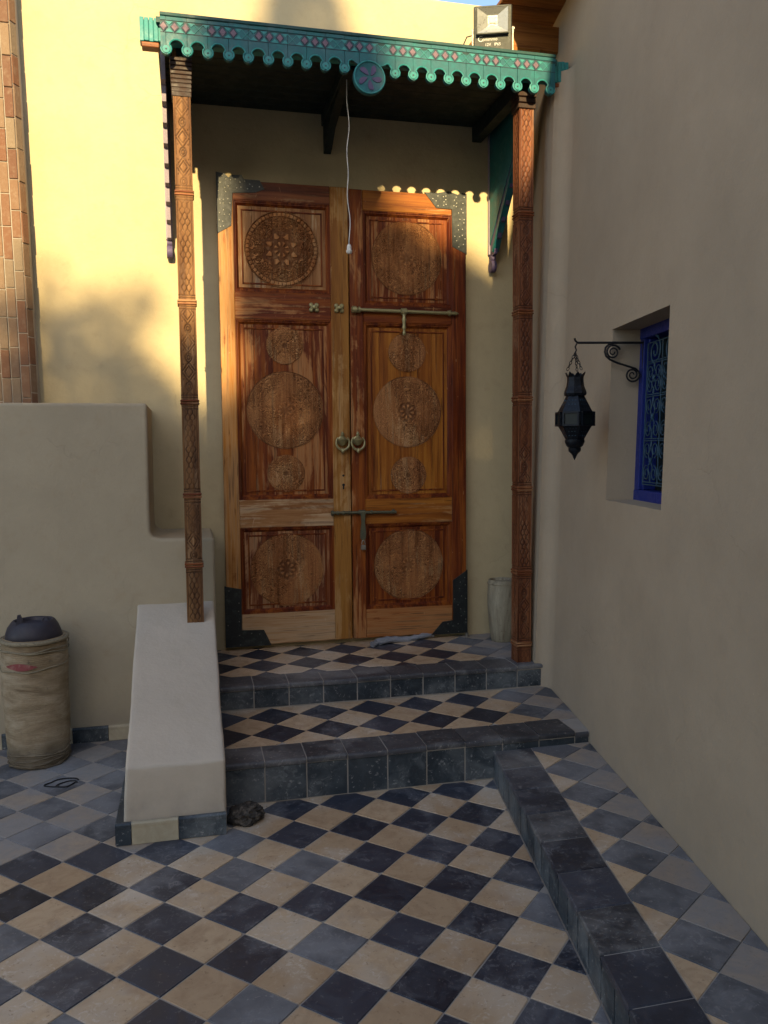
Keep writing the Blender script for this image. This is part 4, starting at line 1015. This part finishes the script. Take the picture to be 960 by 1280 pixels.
o4 = [(wx0, FY-0.003, wz0), (wx1, FY-0.003, wz0), (wx1, FY-0.003, wz1), (wx0, FY-0.003, wz1)]; i4 = [(ci[0]-q_, FY-0.0008, ci[1]-q_), (ci[0]+q_, FY-0.0008, ci[1]-q_), (ci[0]+q_, FY-0.0008, ci[1]+q_), (ci[0]-q_, FY-0.0008, ci[1]+q_)]
i4 = [(x, FY-0.001, z) for x, y, z in i4]; o4 = [(x, FY-0.024, z) for x, y, z in o4]
mb.add(o4+i4, [(0, 1, 5, 4), (1, 2, 6, 5), (2, 3, 7, 6), (3, 0, 4, 7), (4, 5, 6, 7)]); mb.obj('reflector', 'reflector', hb)
mb = MB(); mb.box((wx0-fr, FY-0.025, wz0-fr), (wx0, FY-0.0065, wz1+fr)); mb.box((wx1, FY-0.025, wz0-fr), (wx1+fr, FY-0.0065, wz1+fr)); mb.box((wx0, FY-0.025, wz0-fr), (wx1, FY-0.0065, wz0)); mb.box((wx0, FY-0.025, wz1), (wx1, FY-0.0065, wz1+fr)); mb.obj('window_frame', 'floodbody', hb)
mb = MB(); mb.box((ci[0]-0.017, FY-0.006, ci[1]-0.014), (ci[0]+0.017, FY-0.0015, ci[1]+0.020), 0, 0.002); mb.obj('led_chip', 'led', hb)
def text(body, x, z, size, y, parent, matn):
    cu = bpy.data.curves.new('lettering', 'FONT'); cu.body = body; cu.size = size; cu.extrude = 0.0006
    t_ = bpy.data.objects.new('lettering', cu); COL.objects.link(t_); dg = bpy.context.evaluated_depsgraph_get(); me = bpy.data.meshes.new_from_object(t_.evaluated_get(dg)); bpy.data.objects.remove(t_)
    me.materials.clear(); me.materials.append(M[matn]); o = link('lettering', me, parent, (x, y, z)); o.rotation_euler = (PI/2, 0, 0); return o
text('C', FX0+0.024, FZ0+0.058, 0.042, FY-0.001, hb, 'white'); text('ommmo', FX0+0.050, FZ0+0.060, 0.026, FY-0.001, hb, 'white')
text('12V   IP65', FX0+0.066, FZ0+0.033, 0.022, FY-0.001, hb, 'white'); text('- - - - - - - -', FX0+0.085, FZ0+0.012, 0.014, FY-0.001, hb, 'white')
mb = MB()
for x in (FX0-0.010, FX1+0.002): mb.box((x, FY+0.01, 4.033), (x+0.008, FY+0.04, 4.175)); mb.lathe([(0.014, -0.006), (0.014, 0.010)], (x+0.004, FY+0.025, 4.165), 10, axis='x')
mb.box((FX0-0.010, FY+0.005, 4.026), (FX1+0.010, FY+0.043, 4.033)); mb.obj('bracket', 'steel', fl)
mb = MB(); mb.tube([(FX0-0.01, FY+0.05, 4.15), (FX0-0.04, FY+0.05, 4.145), (FX0-0.058, FY+0.05, 4.11), (FX0-0.066, FY+0.05, 4.06), (FX0-0.07, FY+0.05, 4.02)], 0.0035, 6); mb.obj('cable', 'iron', fl)

# ------------------------------------------------------------------ hanging wire with a lamp holder
hw_ = empty('hanging_lamp_wire', (0.961, 4.92, 3.88), 'thin white wire with a bare lamp holder hanging from the canopy', 'lamp wire')
zz = np.linspace(3.885, 2.93, 40)
mb = MB(); mb.tube([(0.957+0.006*math.sin(z*9)+0.005*math.sin(z*23)+0.006*math.sin((3.9-z)*2.4), 4.92+0.004*math.sin(z*13), z) for z in zz], 0.0026, 6); mb.obj('wire', 'white', hw_)
xe = 0.957+0.006*math.sin(zz[-1]*9)+0.005*math.sin(zz[-1]*23)+0.006*math.sin((3.9-zz[-1])*2.4)
mb = MB(); mb.lathe([(0.004, 0.012), (0.010, 0.006), (0.0135, -0.004), (0.0135, -0.022), (0.018, -0.026), (0.018, -0.034), (0.012, -0.044), (0.006, -0.046)], (xe, 4.92, 2.925), 14); mb.obj('lamp_holder', 'white', hw_)

# ------------------------------------------------------------------ lantern and its bracket
BA = V(*RW(-0.12, 0.12, 2.20))
tip = V(*RW(-0.12, -0.188, 2.234))
arm = empty('lantern_bracket', BA, 'black scrolled iron bracket reaching out of the window recess', 'bracket')
mb = MB(); base = V(*RW(-0.12, 0.142, 2.234)); mb.tube([tip+V(0, 0, 0), base], 0.006, 8); mb.tube([tip, tip+V(-0.012, 0, 0.010), tip+V(-0.016, 0, 0.022)], 0.005, 7)
dirn = (tip-base).normalized()
def AP(a_, z_): p = base+dirn*a_; return V(p.x, p.y, 2.234+z_)
c1, c2 = (0.150, -0.046), (0.050, -0.158)
sp1 = [AP(c1[0]+(0.037-0.030*t)*math.cos(PI*0.9-2*PI*2.0*t), c1[1]+(0.037-0.030*t)*math.sin(PI*0.9-2*PI*2.0*t)) for t in np.linspace(0, 1, 44)]
# outer S: from scroll one round its outer side, down to scroll two
S_ = [(0.150, -0.003), (0.172, -0.008), (0.188, -0.024), (0.192, -0.046), (0.185, -0.066), (0.165, -0.083), (0.125, -0.100), (0.075, -0.115), (0.035, -0.128), (0.018, -0.143), (0.012, -0.160)]
mb.tube([AP(*p) for p in S_], 0.0052, 8)
mb.tube(sp1, [0.0052-0.002*k/43 for k in range(44)], 7)
sp2 = [AP(c2[0]-(0.037-0.030*t)*math.cos(2*PI*2.0*t), c2[1]-(0.037-0.030*t)*math.sin(2*PI*2.0*t)) for t in np.linspace(0, 1, 44)]
mb.tube(sp2, [0.0052-0.002*k/43 for k in range(44)], 7)
mb.tube([AP(-0.004, 0.01), AP(-0.004, -0.34)], 0.006, 6)
mb.obj('scroll_arm', 'iron', arm)
LC = V(tip.x-0.010, tip.y, 0)
lt = empty('lantern', (LC.x, LC.y, 1.62), 'dark blue pierced metal lantern hanging by chains from the scrolled bracket', 'lantern')
LTOP = 2.117; LK = 0.88
class LMB(MB):
    def mesh(s, name, mats):
        s.v = [(LC.x+(x-LC.x)*LK, LC.y+(y-LC.y)*LK, LTOP+(z-LTOP)*LK) for x, y, z in s.v]; return MB.mesh(s, name, mats)
# profile heights from the photo (top crown 2.09 to finial 1.62)
def mz(k): return 1.632+k
seg = 8
mb = LMB(); mb.lathe([(0.046, 0.385), (0.047, 0.40), (0.058, 0.345), (0.060, 0.33), (0.055, 0.315)], (LC.x, LC.y, mz(0)), seg, 0, smooth=False, rot=PI/8)
mb = LMB(); mb.lathe([(0.040, 0.318), (0.058, 0.322), (0.064, 0.335), (0.060, 0.350), (0.050, 0.375), (0.046, 0.400), (0.046, 0.425)], (LC.x, LC.y, mz(0)), seg, 0, smooth=False, rot=0.2); lc = mb.obj('collar', 'lantern', lt)
mb = LMB()
for k in range(8):
    a_ = 0.2+2*PI*(k+0.5)/8; t_ = V(-math.sin(a_), math.cos(a_), 0); r_ = V(math.cos(a_), math.sin(a_), 0); c_ = LC+V(0, 0, mz(0.425))+r_*0.0425
    f_ = 1.9 if k % 2 == 0 else 1.2
    mb.add([c_-t_*0.018, c_+t_*0.018, c_+t_*0.012+r_*0.006*f_+V(0, 0, 0.016), c_+r_*0.012*f_+V(0, 0, 0.030), c_-t_*0.012+r_*0.006*f_+V(0, 0, 0.016),
            c_-t_*0.018-r_*0.002, c_+t_*0.018-r_*0.002, c_+r_*0.010*f_+V(0, 0, 0.030)-r_*0.002], [(0, 1, 2, 3, 4), (5, 6, 7)])
mb.obj('crown', 'lantern', lc)
mb = LMB(); mb.lathe([(0.052, 0.320), (0.098, 0.232), (0.100, 0.226)], (LC.x, LC.y, mz(0)), 6, 0, smooth=False, rot=0.35); mb.obj('upper_cone', 'lantern', lt)
mb = LMB(); mb.lathe([(0.100, 0.226), (0.100, 0.156)], (LC.x, LC.y, mz(0)), 6, 0, smooth=False, rot=0.35)
bd = mb.obj('lantern_body', 'lantern', lt)
for k in range(6):
    a_ = 0.35+2*PI*(k+0.5)/6; r_ = V(math.cos(a_), math.sin(a_), 0); t_ = V(-math.sin(a_), math.cos(a_), 0); c_ = LC+r_*(0.0866+0.003)+V(0, 0, mz(0.191))
    fm = LMB(); hw2, hh2, th2 = 0.046, 0.040, 0.009
    def bx3(cu, cz, su, sz, d0, d1):
        vs3 = [c_+t_*(cu+sx*su)+V(0, 0, cz+sz_*sz)+r_*dd for dd in (d0, d1) for sx, sz_ in ((-1, -1), (1, -1), (1, 1), (-1, 1))]
        fm.add(vs3, [(0, 3, 2, 1), (4, 5, 6, 7), (0, 1, 5, 4), (1, 2, 6, 5), (2, 3, 7, 6), (3, 0, 4, 7)])
    bx3(0, hh2-0.005, hw2, 0.005, 0, th2+0.004); bx3(0, -hh2+0.005, hw2, 0.005, 0, th2+0.004); bx3(-hw2+0.005, 0, 0.005, hh2-0.0102, 0, th2+0.004); bx3(hw2-0.005, 0, 0.005, hh2-0.0102, 0, th2+0.004)
    fm.obj('glass_frame', 'lantern', bd)
    fm = LMB(); bx3(0, 0, hw2-0.0102, hh2-0.0102, 0.001, 0.003); fm.obj('glass', 'glass', bd)
mb = LMB(); mb.lathe([(0.096, 0.152), (0.050, 0.072)], (LC.x, LC.y, mz(0)), 6, 0, smooth=False, rot=0.35); mb.obj('lower_cone', 'lantern', lt)
mb = LMB(); mb.lathe([(0.046, 0.080), (0.055, 0.074), (0.056, 0.062), (0.046, 0.040), (0.034, 0.030)], (LC.x, LC.y, mz(0)), 16); mb.lathe([(0.026, 0.034), (0.036, 0.026), (0.034, 0.010), (0.020, -0.004), (0.012, -0.016), (0.002, -0.040)], (LC.x, LC.y, mz(0)), 14); mb.obj('finial', 'lantern', lt)
mb = LMB()
rs_ = random.Random(4)
for k in range(6):
    a_ = 0.35+2*PI*(k+0.5)/6; r_ = V(math.cos(a_), math.sin(a_), 0); t_ = V(-math.sin(a_), math.cos(a_), 0)
    for zz_, rr_, n_ in ((0.295, 0.058, 3), (0.272, 0.068, 3), (0.246, 0.079, 4), (0.12, 0.068, 3), (0.098, 0.056, 3), (0.138, 0.077, 4)):
        for q in range(n_):
            c_ = LC+r_*(rr_*0.866+0.0055)+t_*((q-(n_-1)/2)*0.017)+V(0, 0, mz(zz_)); mb.lathe([(0.0045, -0.002), (0.0045, 0.002)], c_, 6)
o = mb.obj('pierced_dots', 'grille', lt)
mb = MB(); topp = tip+V(-0.010, 0, -0.05)
mb.tube([tip+V(-0.004, 0, -0.004), tip+V(-0.012, 0, -0.02), tip+V(-0.006, 0, -0.036), tip+V(-0.012, 0, -0.05)], 0.004, 6)
def chain(a, b, n_):
    a, b = Vector(a), Vector(b); d = (b-a)/n_; u_ = d.normalized(); s_ = u_.cross(V(0, 1, 0)).normalized(); q_ = u_.cross(s_)
    for k in range(n_):
        c_ = a+d*(k+0.5); p_ = s_ if k % 2 else q_
        mb.tube([c_+u_*(d.length*0.62)*math.cos(t)+p_*0.006*math.sin(t) for t in np.linspace(0, 2*PI, 9)[:-1]], 0.0019, 5, 0, True)
ctop = tip+V(-0.012, 0, -0.048)
for a_ in (2.9, 0.9, -1.2): chain(ctop, (LC.x+0.040*math.cos(a_), LC.y+0.040*math.sin(a_), LTOP-0.018), 6)
mb.obj('chains', 'iron', lt)

# ------------------------------------------------------------------ barrel with an upturned bowl
BX, BY = -0.858, 4.80
ba = empty('barrel', (BX, BY, 0), 'old canvas wrapped barrel with rope ties, standing by the low wall', 'barrel')
def wob(a, h): return 1+0.018*math.sin(3*a+h*9)+0.012*math.sin(7*a-h*22)
prof = [(0.150, 0.004), (0.158, 0.02), (0.160, 0.05), (0.158, 0.075), (0.162, 0.10), (0.166, 0.18), (0.170, 0.30), (0.172, 0.42), (0.173, 0.53), (0.172, 0.60), (0.168, 0.65), (0.166, 0.70), (0.158, 0.708), (0.146, 0.704), (0.142, 0.66), (0.10, 0.655)]
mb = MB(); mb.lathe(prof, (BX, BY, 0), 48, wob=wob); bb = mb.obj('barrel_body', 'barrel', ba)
mb = MB(); mb.tube([(BX+0.171*wob(a, 0.68)*math.cos(a), BY+0.171*wob(a, 0.68)*math.sin(a), 0.694) for a in np.linspace(0, 2*PI, 49)[:-1]], 0.011, 8, 0, True); mb.obj('rim', 'rope', ba)
for z_, tilt in ((0.655, 0.008), (0.64, -0.01), (0.555, 0.014)):
    mb = MB(); mb.tube([(BX+0.177*wob(a, z_)*math.cos(a), BY+0.177*wob(a, z_)*math.sin(a), z_+tilt*math.cos(a-0.6)+0.004*math.sin(5*a)) for a in np.linspace(0, 2*PI, 65)[:-1]], 0.0035, 6, 0, True); mb.obj('rope', 'rope', ba)
mb = MB()
for z_ in (0.014, 0.034, 0.052, 0.075): mb.tube([(BX+(0.158)*wob(a, z_)*math.cos(a), BY+0.158*wob(a, z_)*math.sin(a), z_+0.007*math.sin(3*a+z_*90)) for a in np.linspace(0, 2*PI, 49)[:-1]], [0.006+0.003*math.sin(k*1.7+z_*300) for k in range(48)], 7, 0, True)
mb.obj('base_cord', 'barrel', ba)
mb = MB(); vs_ = []; n_ = 13
for a in np.linspace(-2.35, -1.35, n_):
    t = (a+2.35)/1.0; hgt = 0.018*math.sin(PI*t)+0.002
    for s_ in (-1, 1): vs_.append((BX+0.1775*wob(a, 0.57)*math.cos(a), BY+0.1775*wob(a, 0.57)*math.sin(a), 0.572+s_*hgt))
mb.add(vs_, [(2*k, 2*k+2, 2*k+3, 2*k+1) for k in range(n_-1)], 0, True); mb.obj('cloth_patch', 'red', ba)['label'] = 'faded red patch'
bw_ = empty('bowl', (BX, BY, 0.70), 'dark upturned leather bucket with loop handles on top of the barrel', 'bucket')
def wob2(a, h): return 1+0.045*math.sin(2*a+1.0)+0.02*math.sin(5*a+h*30)
mb = MB(); mb.lathe([(0.136, 0.692), (0.141, 0.706), (0.137, 0.730), (0.126, 0.762), (0.108, 0.790), (0.098, 0.797), (0.090, 0.793), (0.086, 0.775), (0.05, 0.755), (0.01, 0.752)], (BX, BY, 0), 40, wob=wob2); mb.obj('bowl_shell', 'bowl', bw_)
mb = MB()
mb.prism([(-0.026, -0.02), (0.026, -0.02), (0.018, 0.025), (0.006, 0.050), (-0.012, 0.048)], -0.008, 0.006, mapf=lambda u, v, d: (BX-0.055+u*0.8, BY-0.082+d, 0.792+v)); mb.obj('lug', 'bowl', bw_)
mb = MB(); mb.tube([(BX+0.070+0.016*math.cos(t), BY-0.045, 0.790+0.026*math.sin(t)) for t in np.linspace(-0.1, PI+0.1, 12)], 0.0045, 7); mb.obj('handle_loop', 'bowl', bw_)

# ------------------------------------------------------------------ jar, rag, rolled sheet, floor drain
jr = empty('jar', (2.138, 5.42, Z2), 'tall weathered cream jar standing behind the right post', 'jar')
def wob3(a, h): return 1+0.02*math.sin(2*a+h*6)+0.012*math.sin(5*a)
mb = MB(); mb.lathe([(0.074, 0.0), (0.080, 0.01), (0.092, 0.10), (0.101, 0.22), (0.103, 0.32), (0.099, 0.40), (0.096, 0.435), (0.090, 0.438), (0.084, 0.43), (0.084, 0.30), (0.07, 0.05)], (2.138, 5.42, Z2+0.001), 36, wob=wob3); mb.obj('jar_body', 'jar', jr)
mb = MB(); mb.lathe([(0.101, 0.405), (0.104, 0.412), (0.101, 0.420)], (2.138, 5.42, Z2), 36, wob=wob3); mb.obj('jar_band', 'jar', jr)
def crumple(name, c, sz, matn, seed, label, cat):
    bm = bmesh.new(); bmesh.ops.create_icosphere(bm, subdivisions=5, radius=1.0); off = V(seed*3.1, seed*1.7, 0)
    for v in bm.verts:
        p = v.co.copy(); n1 = mnoise.noise(p*1.7+off); n2 = 1-abs(mnoise.noise(p*3.6+off))*2.2; n3 = 1-abs(mnoise.noise(p*7+off))*2
        k = 1+0.25*n1+0.20*n2+0.09*n3; q = p*k
        v.co = Vector((q.x*sz[0], q.y*sz[1], max(0.0, (q.z+0.55)*sz[2])))
    me = bpy.data.meshes.new(name); bm.to_mesh(me); bm.free(); me.materials.append(M[matn]); me.polygons.foreach_set('use_smooth', [True]*len(me.polygons))
    o = bpy.data.objects.new(name, me); COL.objects.link(o); o.location = c; tag(o, label, cat); return o
crumple('rag', (0.215, 3.755, 0.001), (0.070, 0.060, 0.046), 'rag', 2, 'dark crumpled rag on the floor where the wing wall meets the lower step', 'rag')
mb = MB()
path = [(1.235+0.45*t, 5.505+0.125*t+0.015*math.sin(t*6), Z2+0.020+0.006*math.sin(t*9)) for t in np.linspace(0, 1, 16)]
mb.tube(path, [0.024-0.006*t+0.004*math.sin(t*40) for t in np.linspace(0, 1, 16)], 10); mb.tube([(p[0]+0.02, p[1]-0.012, p[2]-0.004) for p in path[:9]], 0.014, 8)
mb.tube([(1.20, 5.475, Z2+0.012), (1.24, 5.49, Z2+0.016)], [0.026, 0.012], 8)
tag(mb.obj('rolled_sheet', 'foil'), 'crumpled pale plastic sheet rolled up under the door bottom', 'plastic sheet')
mb = MB(); mb.lathe([(0.012, 0), (0.012, 0.025), (0.004, 0.03)], (1.935, YD-0.06, Z2+0.001), 10); tag(mb.obj('door_pivot', 'steel', None), 'small steel pivot pin on the floor at the right door corner', 'pivot')
rs = random.Random(3); bm = None
mb = MB(); mb.tube([(-0.69+0.075*math.cos(t)+0.012*math.sin(3*t), 4.42+0.055*math.sin(t)+0.010*math.sin(2*t), 0.004) for t in np.linspace(0.3, 2*PI-0.1, 34)], 0.0035, 6)
mb.tube([(-0.66+0.05*math.cos(t), 4.405+0.03*math.sin(t*1.3), 0.005) for t in np.linspace(0, 4, 20)], 0.003, 6)
tag(mb.obj('wire_coil', 'iron'), 'thin dark loop of wire lying on the dusty tiles near the barrel', 'wire')

# ------------------------------------------------------------------ what stands across the courtyard and throws the shade
TY = -17.0
def back(x, z, ty=TY):      # point behind the viewer whose shadow falls on the door wall at (x, z)
    t = (YD-ty); return V(x-0.205*t, ty, z+0.380*t)
def crown(mb, x, z, rx, rz, n_, rs, size=0.17, ry=1.2, ty=TY):
    c = back(x, z, ty)
    for _ in range(n_):
        while True:
            p = V(rs.uniform(-1, 1), rs.uniform(-1, 1), rs.uniform(-1, 1))
            if p.length <= 1: break
        p = p if rs.random() < 0.6 else p*(0.97/max(0.3, math.hypot(p.x, p.z)))*rs.uniform(0.75, 1.0)
        q = c+V(p.x*rx, p.y*ry, p.z*rz+0.38*p.y*ry*-1+0)
        q.x += p.y*ry*0.205; a = V(rs.gauss(0, 1), rs.gauss(0, 1), rs.gauss(0, 1)).normalized(); b = a.orthogonal().normalized(); s = size*rs.uniform(0.6, 1.3)
        c2 = a.cross(b)
        mb.add([q-b*s*0.5, q+c2*s*0.28, q+b*s*0.5, q-c2*s*0.28], [(0, 1, 2, 3)])
def tree(name, label, crowns, trunk, seed, n_scale=1.0):
    rs = random.Random(seed); t0 = back(*trunk); e = empty(name, (t0.x, t0.y, 0), label, 'tree', 'trees across the courtyard')
    mb = MB()
    for (x, z, rx, rz, dens) in crowns: crown(mb, x, z, rx, rz, int(dens*rx*rz*330*n_scale), rs)
    mb.obj('crown', 'leaf', e)
    mb = MB(); mb.tube([(t0.x, t0.y, 0), (t0.x+0.05, t0.y, t0.z*0.4), (t0.x, t0.y, t0.z)], [0.22, 0.16, 0.06], 10); mb.obj('trunk', 'bark', e)
tree('cypress_tree', 'tall narrow cypress across the courtyard behind the viewer',
     [(0.77, 5.35, 0.34, 0.75, 9), (0.82, 4.4, 0.34, 0.5, 7), (0.81, 3.75, 0.54, 0.42, 10), (0.83, 3.55, 0.54, 0.40, 10), (0.86, 3.2, 0.56, 0.6, 11), (0.86, 2.7, 0.56, 0.7, 11), (0.87, 2.0, 0.56, 0.7, 11), (0.78, 5.9, 0.22, 0.6, 9)], (0.8, 3.0), 5)
tree('broad_tree', 'broad leafy tree across the courtyard casting the lower shade',
     [(1.75, 2.40, 0.60, 0.74, 9), (2.3, 2.1, 0.9, 0.90, 8), (1.40, 2.65, 0.42, 0.68, 9), (1.3, 2.2, 0.6, 0.75, 8), (3.0, 2.6, 0.7, 0.8, 8)], (2.0, 1.6), 9)
tree('olive_tree', 'loose olive tree across the courtyard mottling the sunlit wall',
     [(-0.85, 2.50, 0.17, 0.42, 3.2), (-0.62, 2.35, 0.30, 0.36, 3.0), (-0.36, 2.52, 0.22, 0.36, 2.4), (-0.55, 2.05, 0.55, 0.30, 4.5), (-0.1, 1.92, 0.4, 0.22, 3), (-1.5, 2.2, 0.6, 0.5, 4), (0.25, 1.80, 0.25, 0.22, 4), (-0.6, 1.75, 0.8, 0.28, 9), (-0.2, 1.68, 0.5, 0.22, 9)], (-0.7, 1.6), 12)
zt_ = back(0, 1.74, -19.5).z
slab('opposite_house', (-22, -26, -0.1), (14, -19.5, zt_), 'wall', 'flat roofed house across the courtyard that shades the lower walls', 'house')
